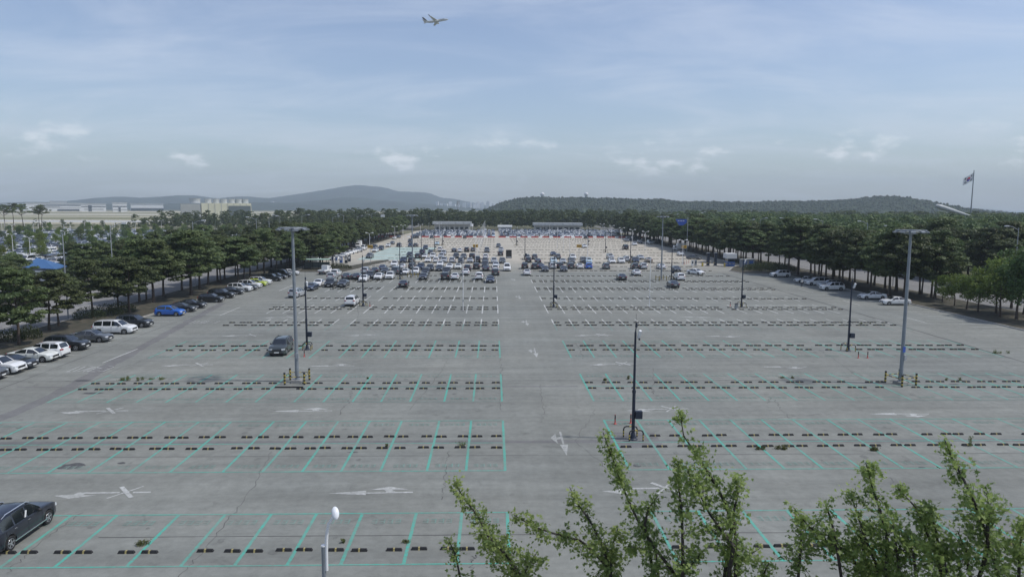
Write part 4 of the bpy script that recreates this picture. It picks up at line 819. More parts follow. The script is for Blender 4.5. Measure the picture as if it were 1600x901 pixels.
RROW = [(1206, 433, 'suv', 'white', 'white SUV with dark doorway at start of right verge row'), (1244, 442, 'sedan', 'white', 'white sedan right behind the standing person'), (1261, 446, 'minivan', 'white', 'white minivan with dark windows, second from standing person'), (1281, 450, 'suv', 'silver', 'silver SUV half hidden behind white SUV on right verge'), (1285, 454, 'suv', 'white', 'white SUV, last of the close group beside standing person'), (1346, 468, 'sedan', 'white', 'white sedan with dark roof glass between dark pole and mast'), (1381, 477, 'sedan', 'white', 'white sedan passing behind the right light mast pole')]
for px, py, tp, cl, lb in RROW:
    g = G(px, py); L = TYPES[tp]['L']; car(tp, cl, (g.x+L/2, g.y+.8), WEST+rr.uniform(-.03, .03), lb, 'cars along the right verge')
for o in LPINE:
    k = min(range(len(pl)), key=lambda i: abs(pl[i][0]-o.location.y))
    if o.location.y < 176: o['label'] = '%s pine on verge behind %s %s, car %d %s bright blue hatchback' % ('roadside' if o.location.x < -58.3 else 'kerbside', WORD[pl[k][2]], TW[pl[k][1]], abs(k-bi), 'before' if k < bi else 'past') if k != bi else '%s pine on verge behind the bright blue hatchback' % ('roadside' if o.location.x < -58.3 else 'kerbside')
for o in RPINE:
    if o.location.y < 178:
        k = min(RROW, key=lambda r_: abs(G(r_[0], r_[1]).y-o.location.y)); o['label'] = '%s pine on verge behind %s' % ('roadside' if o.location.x > 79.5 else 'kerbside', ' '.join(k[4].split()[:9]))
# nearest SUV, cut by the frame edge, and a few that stand alone
o = car('suv', 'midnight', (-24.38, 34.75), UP, 'dark charcoal SUV parked in closest teal bay with silver sill strip', None)
for ch in list(o.children):
    if ch.name.startswith('wheel'):
        pass
sg = MB(); sg.box((.955, .05, .36), (.02, 2.5, .05)); sg.build('sill_strip', 'chrome', o); MB().box((.90, -.25, 1.33), (.02, .10, .34), M=Matrix.Rotation(-.25, 3, 'X')).build('pillar_sticker', 'white_plastic', o)
for s in (-1, 1): MB().tube([(s*.62, -1.6, 1.64), (s*.625, -1.3, 1.745), (s*.625, .2, 1.745), (s*.62, .45, 1.63)], .028, 6).build('silver_rail', 'chrome', o, 40)
car('suv', 'dark green-grey', (-24.3, 80.3), DOWN+.06, 'dark green-grey SUV standing alone beside hooped pole', None)
car('suv', 'silver', (G(459, 466).x, G(459, 466).y+2.4), UP-.12, 'silver SUV driving away on left lane beside verge row', None)
car('suv', 'white', (G(546, 479).x, G(546, 479).y+2.4), UP, 'white SUV parked alone beside dark camera pole', None)
# cars of the crowded block: pixel of the near bumper on the ground, kind, colour, facing (u away, d towards)
BL = '''482 455 sedan navy d|494 448.7 sedan white d|513 449.5 suv black d|533 449.3 sedan charcoal d|516 438 suv silver u|522 432.5 suv white u|539 437.5 sedan charcoal u|555 437.5 sedan black u|566 441 sedan white d|576 436 suv charcoal d|569 428.5 suv silver u|584 427.5 sedan charcoal u|590 437.5 sedan white d|607.5 437 suv white d|600 428 sedan charcoal d|596 423 sedan navy u|617 429.5 van grey u|615 417.5 suv white d|627 421 sedan white u|632 430 sedan white d|648 429.5 suv white d|629 450 sedan black u|660.6 437.5 sedan charcoal d|664 430 suv charcoal d|695 437.5 suv black u|697 429 suv black d|710.6 437.5 sedan white u|727.5 430 sedan white u|748.7 437.5 suv white u|766 442.5 sedan navy d|774 431 suv charcoal u|643 421 suv charcoal u|656 422 suv navy d|671 424 suv charcoal d|686 424 sedan charcoal d|687 417 sedan white d|702 421 sedan white d|715.6 421 sedan pearl d|730 424 suv charcoal u|744 421 suv black u|759 424 sedan charcoal u|758 417.5 suv charcoal d|774 424 suv white u|775 418 sedan silver d|792.5 424 van white d|629 411 suv navy d|642 410.6 suv charcoal u|668 410.6 sedan white d|681 411 suv white u|693 411 suv silver d|706 411 suv silver u|720 412 suv charcoal d|734 411 sedan silver d|745.6 410.6 van black u|758 412 suv charcoal d|772 412 suv silver d|785 412 suv grey d|639 402 suv charcoal d|652 404 suv charcoal u|663 404 sedan white d|675.6 404 suv white d|689 404 suv silver d|712 404 suv charcoal d|724 405 suv grey d|737.5 404 suv black u|759 405 suv white u|782 400 suv charcoal u|659 397 suv navy u|672 397 sedan charcoal d|692.5 399 suv silver d|687.5 393 suv white u|709 394 sedan charcoal u|718 394.4 sedan white u|729 393.5 suv black u|739 393 hatchback grey u|760.6 395 van grey d|783 393.5 suv silver d|664 390 suv navy d|779 387 suv grey d|605.6 386 sedan white d|622.5 386 suv charcoal u|640.6 386 suv navy d|649 386 hatchback dark green-grey u|640 379 suv charcoal d|674 372.5 suv black d|726 372.3 hatchback black u|682.5 383 sedan pale blue d|576 404 suv grey d|585 394 sedan white d|584 389 suv charcoal d|594 391 suv navy d|612 382 sedan grey d|645 373 suv black d|651 372.5 suv charcoal u|615 374 sedan white u|622 372 sedan charcoal d'''
BR = '''824 406 suv grey u|836 405.6 suv grey u|826 410.5 suv charcoal u|841 412 sedan charcoal u|865 400 sedan navy d|872 405 suv grey u|865.6 412 suv pale blue d|880.6 412 sedan silver d|894 412 suv grey d|896 406 suv white d|913 411 suv grey d|921 412 suv pale blue d|820.6 420.6 suv black u|836 421 suv black u|846 420.5 sedan navy u|852.5 425 sedan charcoal d|864 420.6 suv silver u|876 420 suv charcoal u|882 425 sedan charcoal d|893 420.6 suv charcoal u|907 420.6 sedan white u|921 420.6 suv blue u|949 421 suv grey u|824 431 sedan white u|974 438.7 sedan black u|914 387.5 sedan white d|979 390 van black u|993 384 sedan white d|980 378 suv grey d|955 405 suv silver d|957.5 412 sedan white d|972.5 412 suv white d|980 409 suv silver u|995 411 suv navy d|994 421 suv charcoal u|997 431 sedan white u|1003 406 sedan silver d|1016 410 sedan tan u|1007 421 suv silver u|1036 421 sedan white u|1060 425 sedan charcoal d|1065 438.7 suv white u|1056 450.6 sedan charcoal u|1066 400 sedan white d|1017 382 van silver d|916 373 suv black u|1001 381 suv charcoal d'''
def block(txt, side, sideword):
    items = []
    for r_ in txt.split('|'):
        a = r_.split(' '); px, py = float(a[0]), float(a[1]); tp = a[2]; cl = ' '.join(a[3:-1]); g = G(px, py); items.append([g.x, g.y, tp, cl, a[-1]])
    items.sort(key=lambda i: i[1]); rows = []
    for it in items:
        if rows and it[1]-rows[-1][-1][1] < 2.2 and it[1]-rows[-1][0][1] < 6: rows[-1].append(it)
        else: rows.append([it])
    for ri, rw in enumerate(rows):
        rw.sort(key=lambda i: abs(i[0]-4.8))
        for k, (x, y, tp, cl, d) in enumerate(rw):
            L = TYPES[tp]['L']; nm = ORD[ri] if ri < 25 else 'far'
            car(tp, cl, (x, y+L/2), (UP if d == 'u' else DOWN)+rr.uniform(-.04, .04), '%s %s, %s from central aisle in %s occupied row, %s' % (WORD[cl], TW[tp], ORD[k], nm, sideword), 'cars in the crowded block, '+side)
block(BL, 'shelter side', 'shelter side'); block(BR, 'toll gate side', 'toll gate side')
car('sedan', 'white', (G(1091, 430).x, G(1091, 430).y+2.2), DOWN+.55, 'white sedan driving across toward the toll gate', None); car('sedan', 'grey', (G(1087, 406).x, G(1087, 406).y+2.2), DOWN+.9, 'grey sedan leaving near the toll gate posts', None)
for i, (px, py, tp, cl) in enumerate(((522, 407, 'sedan', 'white'), (530, 403, 'sedan', 'silver'), (537, 400, 'sedan', 'white'), (543, 398, 'sedan', 'white'), (550, 396, 'suv', 'white'), (556, 394.5, 'suv', 'silver'))):
    g = G(px, py); car(tp, cl, (g.x, g.y+2.3), DOWN-.5, '%s %s, %s of the slanted line past the shelter' % (WORD[cl], TW[tp], ORD[i]), 'cars in a slanted line past the shelter')
g = G(566, 391); car('van', 'white', (g.x, g.y+2.6), DOWN, 'white van in front of pale truck box by left pines', None)
for i, (px, py, tp, cl) in enumerate(((1010, 376, 'suv', 'grey'), (1024, 379.5, 'van', 'silver'), (1030, 381, 'suv', 'charcoal'), (995, 374, 'suv', 'charcoal'), (985, 372.5, 'suv', 'silver'), (990, 376, 'suv', 'grey'))):
    g = G(px, py); car(tp, cl, (g.x, g.y+1), WEST, '%s %s, %s in shaded line under right pines of far lot' % (WORD[cl], TW[tp], ORD[i]), 'cars in shade under the right pines')
# --- small trucks
def truck(loc, rz, label, box):
    t = thing('small_truck', label, 'truck', loc, rz)
    c = MB(); pr = [(.95, .45), (2.45, .45), (2.5, .95), (2.2, 1.25), (1.85, 1.95), (.95, 1.98)]; n = len(pr)
    c.add([(s*(.86 if z < 1.3 else .76), y, z) for s in (-1, 1) for y, z in pr], [tuple(range(n)), tuple(reversed(range(n, 2*n)))]+[(i, n+i, n+(i+1) % n, (i+1) % n) for i in range(n)]); c.build('cab', 'white_plastic', t)
    MB().add([(-.7, 2.215, 1.28), (.7, 2.215, 1.28), (.68, 1.90, 1.90), (-.68, 1.90, 1.90)], [(0, 1, 2, 3)]).build('windscreen', 'car_glass', t)
    for s in (-1, 1): MB().box((s*.82, 1.55, 1.5), (.10, .6, .42)).build('side_window', 'car_glass', t)
    if box: MB().box((0, -.85, 1.75), (1.9, 3.4, 2.2)).build('cargo_box', 'white_plastic', t)
    else:
        MB().box((0, -.85, .78), (1.75, 3.2, .10)).build('bed', 'grey_steel', t)
        for s in (-1, 1): MB().box((s*.86, -.85, 1.0), (.05, 3.2, .36)).build('side_gate', 'white_plastic', t)
        MB().box((0, -2.45, 1.0), (1.75, .05, .36)).build('tail_gate', 'white_plastic', t); MB().box((0, .2, 1.5), (1.5, 1.0, 1.3)).build('cargo', 'white_plastic', t)
    MB().box((0, -.4, .55), (.9, 4.4, .16)).build('chassis', 'trim', t); ty, rm = wheel_meshes(.33, 'rim')
    for y in (1.75, -1.5):
        for s in (-1, 1): o = link('wheel', ty, t, (s*.75, y, .33)); link('rim', rm, o)
    for s in (-1, 1): MB().box((s*.62, 2.49, .75), (.3, .06, .16)).build('headlight', 'headlamp', t); MB().box((s*.7, -2.5, .72), (.3, .06, .12)).build('taillight', 'tail_red', t)
g = G(504, 429.5); truck((g.x, g.y+2.5, .009), -.15, 'small white cargo truck stopped beside the green-roofed shelter', False)
g = G(562, 388); truck((g.x-1.5, g.y+6, .009), PI, 'white box truck with tall pale cargo box by left pines', True); g = G(1060, 392); truck((g.x+1, g.y+3, .009), WEST, 'white truck in deep shade beyond the far lot lamps', True)
# --- far cars: small ones as single meshes, the rest as one mass
def low_car_mb(tp):
    t, vs, parts = car_geo(tp, True); b = MB(); b.v = list(vs); b.f = list(parts['body']); b.m = [0]*len(b.f)
    for k in ('windscreen', 'rear_window', 'side_window', 'side_window2'): b.f += parts[k]; b.m += [1]*len(parts[k])
    for w in t['wh']:
        for s in (-1, 1): b.lathe((s*(t['W']/2-.12), (w-.5)*t['L'], t['wr']), [(t['wr'], -.12), (t['wr'], .125)], 10, 2, axis='x')
    return b
LOWC = {tp: low_car_mb(tp) for tp in ('sedan', 'suv', 'van', 'hatchback')}; LOWM = {}
CH = ['white']*9+['silver']*4+['charcoal']*5+['black']*4+['grey']*4+['navy']*2+['tan', 'pale blue']
def far_car(x, y, rz, label, group):
    tp = rr.choice(('sedan', 'sedan', 'suv', 'suv', 'suv', 'hatchback', 'van')); cl = rr.choice(CH); k = (tp, cl)
    if k not in LOWM: LOWM[k] = LOWC[tp].mesh('car', ['paint_'+cl, 'car_glass', 'tyre'], 35)
    tag(link('parked_car', LOWM[k], None, (x, y, .009), rz), label % WORD[cl], 'car', group)
stuff = []
for ri, y in enumerate((393, 398.6, 409, 414.6, 425, 430.6, 441, 446.6, 457, 462.6, 473, 478.6)):
    x = -44.0 if y < 470 else -10
    while x < 66+(y-393)*.3:
        if rr.random() < .93 and not (1.0 < x < 3.5):
            if ri == 0: far_car(x+rr.uniform(-.15, .15), y, UP if ri % 2 else DOWN, 'small %s car in front line of packed cars behind red and white barriers', 'front line of packed far cars')
            else: stuff.append((x+rr.uniform(-.15, .15), y+rr.uniform(-.3, .3), (UP if ri % 2 else DOWN)))
        x += 2.45
nside = 0
for ri, y in enumerate(np.arange(178, 455, 8.2)):
    x = -98.0
    while x > -285:
        if rr.random() < .72 and (int(-x) % 26) > 3:
            if nside < 75 and -225 < x and (y > 190): far_car(x, y, rr.choice((UP, DOWN)), '%s car in crowded side lot seen over the pine belt', 'cars in the side lot'); nside += 1
            else: stuff.append((x, y, rr.choice((UP, DOWN))))
        x -= 2.6
ns = MB(); cols = ['white', 'silver', 'charcoal', 'black', 'grey', 'navy']
Vs = []; 
for (x, y, a) in stuff:
    tp = rr.choice(('sedan', 'suv', 'suv', 'van')); b = LOWC[tp]; ci = rr.choice((0, 0, 0, 0, 1, 1, 2, 2, 3, 4, 5)); c, s = math.cos(a), math.sin(a); o = len(ns.v)
    ns.v += [(vx*c-vy*s+x, vx*s+vy*c+y, vz+.009) for vx, vy, vz in b.v]; ns.f += [tuple(i+o for i in f) for f in b.f]; ns.m += [ci if q == 0 else 5+q for q in b.m]
tag(ns.build('distant_parked_cars', ['paint_'+c for c in cols]+['car_glass', 'tyre'], smooth=35), 'mass of distant parked cars behind the barriers and in the side lot', 'cars', None, 'stuff')

# ============================================================ SMALL STRUCTURES
def barriers():
    white_m = None; proto = {}
    for cl in ('red', 'white'):
        b = MB(); pr = [(-.25, 0), (.25, 0), (.22, .25), (.10, .42), (.08, .72), (-.08, .72), (-.10, .42), (-.22, .25)]; n = 8
        b.add([(x, y, z) for x in (-.98, .98) for y, z in pr], [tuple(reversed(range(n))), tuple(range(n, 2*n))]+[(i, (i+1) % n, n+(i+1) % n, n+i) for i in range(n)]); proto[cl] = b.mesh('road_barrier', cl+'_plastic')
    x = -62; i = 0
    while x < 84:
        cl = ('red', 'red', 'white')[i % 3]
        if not (1 < x < 4) and not (-52 < x < -46): tag(link('road_barrier', proto[cl], None, (x, 386.5, .009)), '%s plastic road barrier in line before the packed far cars' % cl, 'barrier', 'line of plastic road barriers')
        x += 2.0; i += 1
barriers()
mat('panel_grey', (.42, .44, .44), .5, var=.08, vscale=.6); mat('panel_dark', (.10, .12, .12), .5); mat('cream_wall', (.62, .60, .45), .8, var=.06, vscale=.05); mat('grey_wall', (.36, .37, .36), .8, var=.08, vscale=.05); mat('white_wall', (.66, .67, .67), .7, var=.05, vscale=.05); mat('window_dark', (.03, .04, .05), .2); mat('green_roof', (.36, .50, .42), .5); mat('blue_roof', (.05, .13, .29), .6, var=.06)
def low_building(x0, x1, y, h, label, ncol):
    t = thing('low_building', label, 'building', ((x0+x1)/2, y, -.02)); w = x1-x0
    MB().box((0, 5, h/2-.3), (w-2.5, 8, h-.6)).build('wall', 'grey_wall', t)
    r = MB().box((0, 4.2, h-.9), (w, 11, 1.8)).build('fascia_roof', 'panel_grey', t)
    for k in range(1, 5): MB().box((-w/2+w*k/5, -1.33, h-.9), (.12, .05, 1.8)).build('panel_joint', 'panel_dark', r)
    for k in range(ncol):
        x = -w/2+1.5+(w-3)*k/(ncol-1); MB().box((x, -.6, (h-1.8)/2), (.35, .35, h-1.8)).build('column', 'grey_wall', t)
        if k < ncol-1:
            f = MB().box((x+(w-3)/(ncol-1)/2, .97, 1.9), ((w-3)/(ncol-1)*.72, .08, 2.0)).build('window', 'panel_grey', t); MB().box((x+(w-3)/(ncol-1)/2, .92, 1.9), ((w-3)/(ncol-1)*.64, .05, 1.8)).build('pane', 'window_dark', f)
low_building(-41.5, -15, 487, 6.4, 'long low grey station building with wide roof fascia, shelter side', 8); low_building(27.5, 61.5, 484, 5.9, 'long low grey station building with wide roof fascia, toll gate side', 9)
p = AT(737, 353, 480); t = thing('water_tank', 'small pale elevated tank beside the low station building', 'tank', (p.x, 480, 0)); MB().tube([(0, 0, 3.4), (0, 0, 5.2)], 1.1, 14).build('tank', 'white_steel', t, 40)
for sx in (-.6, .6): MB().tube([(sx, 0, 0), (sx, 0, 3.5)], .12, 6).build('leg', 'white_steel', t)
p = AT(789, 358, 478); t = thing('small_shed', 'small grey shed among packed cars behind the aisle', 'shed', (p.x, 482, 0)); MB().box((0, 0, 1.6), (9, 5, 3.2)).build('wall', 'grey_wall', t); MB().add([(-5, -3, 3.2), (5, -3, 3.2), (5, 3, 3.2), (-5, 3, 3.2), (-5, 0, 4.4), (5, 0, 4.4)], [(0, 1, 5, 4), (2, 3, 4, 5), (0, 4, 3), (1, 2, 5), (0, 3, 2, 1)]).build('roof', 'panel_grey', t)
# signs
def sign(px, py, label, m='sign_yellow', H=5.6):
    g = G(px, py); t = thing('lane_sign', label, 'sign', (g.x, g.y, 0), 0, 'yellow overhead bay signs' if m == 'sign_yellow' else None); MB().tube([(0, 0, 0), (0, 0, H)], [.07, .05], 8).build('post', 'grey_steel', t, 40)
    MB().box((0, -.09, H-.45), (1.5, .08, .85)).build('sign_board', m, t); MB().box((0, -.137, H-.45), (1.1, .012, .14)).build('lettering', 'blackpaint', t)
for px, py, lb in ((579, 413, 'yellow sign on post beside pale teal bays'), (904.5, 411, 'yellow sign on post behind crowded cars, toll gate side'), (1068, 412.5, 'yellow sign on post by white car near right pines'), (743, 411, 'yellow sign on post among crowded cars, shelter side')): sign(px, py, lb)
p = AT(795, 397, 231); t = thing('screen_cabinet', 'tall black display cabinet standing in the central aisle', 'display', (p.x, 231, .009)); MB().box((0, 0, 1.35), (1.9, .9, 2.7)).build('cabinet', 'blackpaint', t); MB().box((0, -.46, 1.65), (1.45, .04, 1.7)).build('screen', 'dark_glass', t); MB().box((0, -.5, .3), (1.7, .25, .4)).build('step', 'grey_steel', t)
p = AT(1064, 347, 260); t = thing('direction_sign', 'blue overhead direction sign above the right road trees', 'sign', (p.x, 260, 0)); MB().tube([(2.6, .2, 0), (2.6, .2, p.z+1.8)], .12, 8).build('post', 'grey_steel', t, 40)
z = p.z; b = MB(); b.add([(x, y, zz) for y in (0, -.08) for x, zz in ((-2.1, z+1.1), (2.1, z+1.1), (2.1, z-.3), (.8, z-1.2), (-.7, z-1.2))], [(0, 1, 2, 3, 4), (9, 8, 7, 6, 5)]+[(i, 5+i, 5+(i+1) % 5, (i+1) % 5) for i in range(5)]); b.build('sign_board', 'sign_blue', t)
for k in range(3): MB().box((-.9+k*.9, -.1, z+.45), (.6, .02, .18)).build('lettering', 'white_plastic', t)
# toll gate
island = tag(MB().sheet([(64, 178), (84, 172), (84, 206), (74, 206), (68, 197), (63.2, 186)], .128).build('gate_island', 'grass_soil'), kind='structure')
def ring_kerb(pts, parent):
    for a, b in zip(pts, pts[1:]+pts[:1]):
        a = Vector(a); b = Vector(b); d = b-a; MB().box(((a.x+b.x)/2, (a.y+b.y)/2, .07), (d.length, .22, .15), 0, math.atan2(d.y, d.x)).build('kerb', 'kerb', parent)
ring_kerb([(64, 178), (84, 172), (84, 206), (74, 206), (68, 197), (63.2, 186)], island)
t = thing('toll_booth', 'white toll booth with blue lower panels at parking exit', 'booth', (68.2, 200.5, .1)); MB().box((0, 0, 1.1), (2.0, 2.6, 2.2)).build('lower_cabin', 'blue_plastic', t); MB().box((0, -.02, 1.75), (2.04, 2.64, .75)).build('window', 'window_dark', t); MB().box((0, 0, 2.95), (2.9, 3.4, 1.4)).build('roof_box', 'white_wall', t)
for i, x in enumerate((62.0, 64.3)):
    t = thing('gantry_post', 'dark square gantry post %s the toll booth' % ('farther from' if i == 0 else 'close beside'), 'post', (x, 201+i*.5, 0), 0, 'gantry posts'); MB().box((0, 0, 1.9), (.7, .7, 3.8)).build('column', 'navy_steel', t); MB().box((0, 0, 3.85), (.9, .9, .12)).build('cap', 'grey_steel', t); MB().box((0, 0, .1), (1.0, 1.0, .2)).build('footing', 'concrete_pad', t)
for i, (x, y, m, lb) in enumerate(((57.5, 201, 'white_plastic', 'pale ticket machine before the gantry posts'), (58.6, 201.6, 'grey_steel', 'grey ticket machine before the gantry posts'), (70.8, 196.5, 'grey_steel', 'blue-grey service kiosk in front of hedge island'), (73.0, 197.5, 'grey_steel', 'second blue-grey kiosk against hedge island'))):
    big = i > 1; t = thing('ticket_machine', lb, 'kiosk', (x, y, .1)); w, h = (1.9, 2.2) if big else (.6, 1.5); MB().box((0, 0, h/2), (w, w*.8, h)).build('cabinet', m, t); MB().box((0, -w*.4-.01, h*.62), (w*.6, .03, h*.4)).build('panel', 'blue_plastic' if big else 'window_dark', t); MB().box((0, 0, h+.05), (w+.15, w*.8+.15, .1)).build('roof', 'panel_grey', t)
for i, (x, y, a) in enumerate(((60.0, 199.6, .2), (65.8, 197.8, -.1), (75.5, 196.2, .4))):
    t = thing('barrier_gate', ('striped barrier arm before the gantry posts', 'striped barrier arm beside the toll booth', 'raised striped barrier arm above hedge island')[i], 'barrier gate', (x, y, .05), a, 'barrier gates'); MB().box((0, 0, .55), (.4, .4, 1.1)).build('housing', 'yellow', t); n = 8
    arm = MB().tube([(.2, 0, .95), (4.2, 0, .98+(.6 if i == 2 else 0))], .05, 6).build('arm', 'yellow', t)
    for k in (1, 3, 5, 7): A = Vector((.2, 0, .95)).lerp(Vector((4.2, 0, .98+(.6 if i == 2 else 0))), k/8); B = Vector((.2, 0, .95)).lerp(Vector((4.2, 0, .98+(.6 if i == 2 else 0))), (k+1)/8); MB().tube([A, B], .056, 6).build('black_stripe', 'blackpaint', arm)
for i in range(3):
    g = G(1069+i*3.5, 413-i*1.2); t = thing('bollard', 'orange lane bollard before the ticket machines', 'bollard', g, 0, 'lane bollards by the ticket machines'); MB().lathe((0, 0, 0), [(.15, 0), (.15, .04), (.06, .1), (.05, 1.0), (.02, 1.03)], 8).build('tube', 'red_plastic', t, 40); MB().tube([(0, 0, .6), (0, 0, .75)], .062, 8).build('reflector', 'white_plastic', t)
# shelter side
isl = tag(MB().sheet([(-50.5, 180.5), (-38, 178.5), (-31.5, 216), (-33, 222), (-36, 216), (-40.5, 197), (-50.5, 197)], .128).build('shelter_island', 'grass_soil'), kind='structure'); ring_kerb([(-50.5, 180.5), (-38, 178.5), (-31.5, 216), (-33, 222), (-36, 216), (-40.5, 197), (-50.5, 197)], isl)
t = thing('shelter', 'open shelter with thin pale green roof on dark posts', 'shelter', (-47.0, 187.5, .12)); MB().box((0, 0, 2.6), (7.2, 3.2, .16)).build('roof', 'green_roof', t); MB().box((0, 1.3, 1.0), (6.8, .1, 1.6)).build('back_panel', 'panel_dark', t); MB().box((0, .6, .45), (5.5, .5, .08)).build('bench', 'panel_dark', t)
for x in (-3.2, -1.1, 1.1, 3.2):
    for y in (-1.3, 1.2): MB().tube([(x, y, 0), (x, y, 2.55)], .06, 6).build('post', 'navy_steel', t)
for i, (px, py) in enumerate(((520, 411), (526, 411.5), (533, 411), (541, 411.5), (546, 409))):
    g = G(px, py); t = thing('charging_post', ('white and blue', 'tall white', 'blue-panelled', 'dark', 'slim dark')[i]+' utility cabinet in row beside shelter', 'cabinet', (g.x, g.y, .12), 0, 'utility cabinets by the shelter'); MB().box((0, 0, .9), (.8, .5, 1.8)).build('cabinet', 'white_plastic' if i < 2 else ('blue_plastic' if i == 2 else 'navy_steel'), t); MB().box((0, -.27, 1.2), (.5, .04, .7)).build('panel', 'blue_plastic' if i < 2 else 'white_plastic', t); MB().box((0, 0, 1.84), (.9, .6, .08)).build('cap', 'grey_steel', t)
t = thing('container_hut', 'grey metal container hut among pines behind shelter', 'hut', (-64+9, 206, 1.0)); 
pz = AT(485, 367, 214); t.location = (pz.x, 214, 0); MB().box((0, 0, 4.2), (5.0, 4, 8.4)).build('wall', 'panel_grey', t); MB().box((0, 0, 8.5), (5.3, 4.3, .3)).build('roof', 'white_steel', t)
for x in (-1.6, 0, 1.6): MB().box((x, -2.02, 5.9), (.06, .05, 4.8)).build('panel_seam', 'panel_dark', t)
pz = AT(73, 412, 152); t = thing('blue_roof_hut', 'hut with bright blue pitched roof showing through pines', 'hut', (pz.x, 152, 0)); zr = pz.z
MB().box((.2, 0, (zr-1.2)/2), (5.4, 4.6, zr-1.2)).build('wall', 'white_wall', t); MB().add([(-2.9, -2.6, zr-.6), (3.4, -2.6, zr-.9), (3.4, 2.6, zr-.9), (-2.9, 2.6, zr-.6), (-2.0, 0, zr+1.3), (-.6, 0, zr+1.0)], [(0, 1, 5, 4), (2, 3, 4, 5), (0, 4, 3), (1, 2, 5), (0, 3, 2, 1)]).build('roof', 'blue_roof', t)
p = AT(598, 338, 470); t = thing('signboard_tower', 'small white signboard above left treetops', 'sign', (p.x, 470, 0)); MB().tube([(0, 0, 0), (0, 0, p.z-1)], .2, 8).build('post', 'grey_steel', t); MB().box((0, 0, p.z), (2.6, .3, 2.2)).build('sign_board', 'white_wall', t)
# ============================================================ FAR BUILDINGS
def far_hall(px0, px1, ytop, Y, label, bands, D=60):
    a = AT(px0, ytop, Y); b = AT(px1, ytop, Y); w = b.x-a.x; h = max(6, a.z); t = thing('airport_hall', label, 'building', ((a.x+b.x)/2, Y+D/2, -.05), .5); MB().box((0, 0, h/2), (w, D, h)).build('wall', 'white_wall', t)
    for k, (z0, z1, x0, x1) in enumerate(bands): MB().box((w*(x0+x1)/2-w/2, -D/2-.25, h*(z0+z1)/2), (w*(x1-x0), .5, h*(z1-z0))).build('window_band', 'grey_wall' if k % 2 else 'window_dark', t)
    MB().box((0, 0, h+.6), (w+3, D+3, 1.2)).build('roof', 'panel_grey', t)
far_hall(37, 112, 317.5, 1900, 'long white airport hall with dark window bands', [(.70, .80, .25, .98), (.42, .50, .30, .98), (.0, .25, .55, .95), (.55, .62, .1, .6)]); far_hall(119, 153, 318.5, 1850, 'shorter white airport hall beside the long hall', [(.6, .7, 0, 1), (.25, .36, .1, .9), (.0, .8, .28, .42)])
far_hall(170, 190, 317, 1800, 'white stepped terminal block before the ridge', [(.55, .66, 0, 1), (.2, .3, 0, 1), (.0, .5, .4, .55)], 40); far_hall(201, 247, 318.5, 2100, 'low white warehouse strip before the ridge', [(.0, .4, 0, 1)], 40); far_hall(0, 34, 318.5, 2200, 'grey hangar line at end of airfield', [(.3, .8, 0, 1)], 50); far_hall(75, 97, 314.5, 2000, 'raised upper block behind the long airport hall', [(.4, .8, 0, 1)], 30)
Y = 950; a = AT(278, 317, Y); b = AT(382, 317, Y); h = a.z; w = b.x-a.x; t = thing('cooling_plant', 'cream cooling plant with row of grey fan stacks on roof', 'building', ((a.x+b.x)/2, Y+15, -.05), .42)
MB().box((w*.145, 0, h/2), (w*.71, 30, h)).build('wall', 'cream_wall', t); MB().box((-w*.36, 2, h/2-.6), (w*.27, 34, h-1.2)).build('side_wing', 'grey_wall', t)  # wing's grey paints in the shade on the plant's left part
MB().box((w*.33, -15.3, h*.45), (w*.32, .6, h*.75)).build('louvre_panel', 'panel_dark', t)
for k in range(1, 8): MB().box((w*(-.2+.09*k), -15.2, h*.5), (.4, .4, h*.95)).build('pilaster', 'grey_wall', t)
for k in range(7):
    px = (300, 319, 330.5, 342, 353.5, 364, 373.5)[k]; q = AT(px, 312, Y); r = 7.5 if k == 0 else 4.6; MB().lathe(((q.x-t.location.x)*1.02, 0, h), [(r*.95, 0), (r*.85, 2.6), (r*.98, 5.6+.4*(k == 0)), (r*.9, 5.6), (r*.8, 2.6)], 18).build('fan_stack', 'panel_grey', t, 40)
rr = random.Random(77)
for i, (px, hp) in enumerate([(x, rr.uniform(4, 8)) for x in (702, 707, 712, 717, 722, 728, 735, 741, 748, 752, 757, 764, 770, 779, 783, 423, 432, 437, 470, 476, 484, 491, 497)]):
    Y = 4300 if px > 600 else 4600; p = AT(px, 322-hp+2, Y); hh = p.z; t = thing('apartment_tower', 'pale distant apartment tower at foot of the mountain', 'building', (p.x, Y-900+rr.uniform(-40, 40), -.05), rr.uniform(-.3, .3), 'distant apartment towers'); MB().box((0, 0, hh/2), (rr.uniform(10, 18), 14, hh)).build('wall', 'white_wall', t); MB().box((0, 0, hh+1.2), (7, 7, 2.4)).build('roof_house', 'grey_wall', t)
for i, (px, py) in enumerate(((847.5, 304.5), (916, 304.5))):
    Y = 1500; p = AT(px, py, Y); g = AT(px, 311, Y); t = thing('radar_dome', ('white radar dome on the hill, farther from the flag', 'white radar dome on the hill, nearer the flag')[i], 'radar dome', (p.x, Y, g.z-3)); MB().tube([(0, 0, 0), (0, 0, p.z-g.z+1)], [3.6, 2.8], 12).build('tower', 'grey_wall', t, 40)
    pr = [(4.4*math.cos(a), 4.4*math.sin(a)+p.z-g.z+4) for a in np.linspace(-1.1, 1.55, 9)]; MB().lathe((0, 0, 0), pr, 18).build('dome', 'white_wall', t, 60)
p = AT(715.5, 313, 700); t = thing('cell_tower', 'slim cell tower above back forest before the mountain', 'tower', (p.x, 700, -.05)); MB().tube([(0, 0, 0), (0, 0, p.z)], [.6, .35], 8).build('mast', 'grey_steel', t, 40)
for k in range(3): a = 2*PI*k/3; MB().box((1.2*math.cos(a), 1.2*math.sin(a), p.z-2.5), (.6, .6, 4.0), rz=a).build('antenna', 'grey_steel', t)
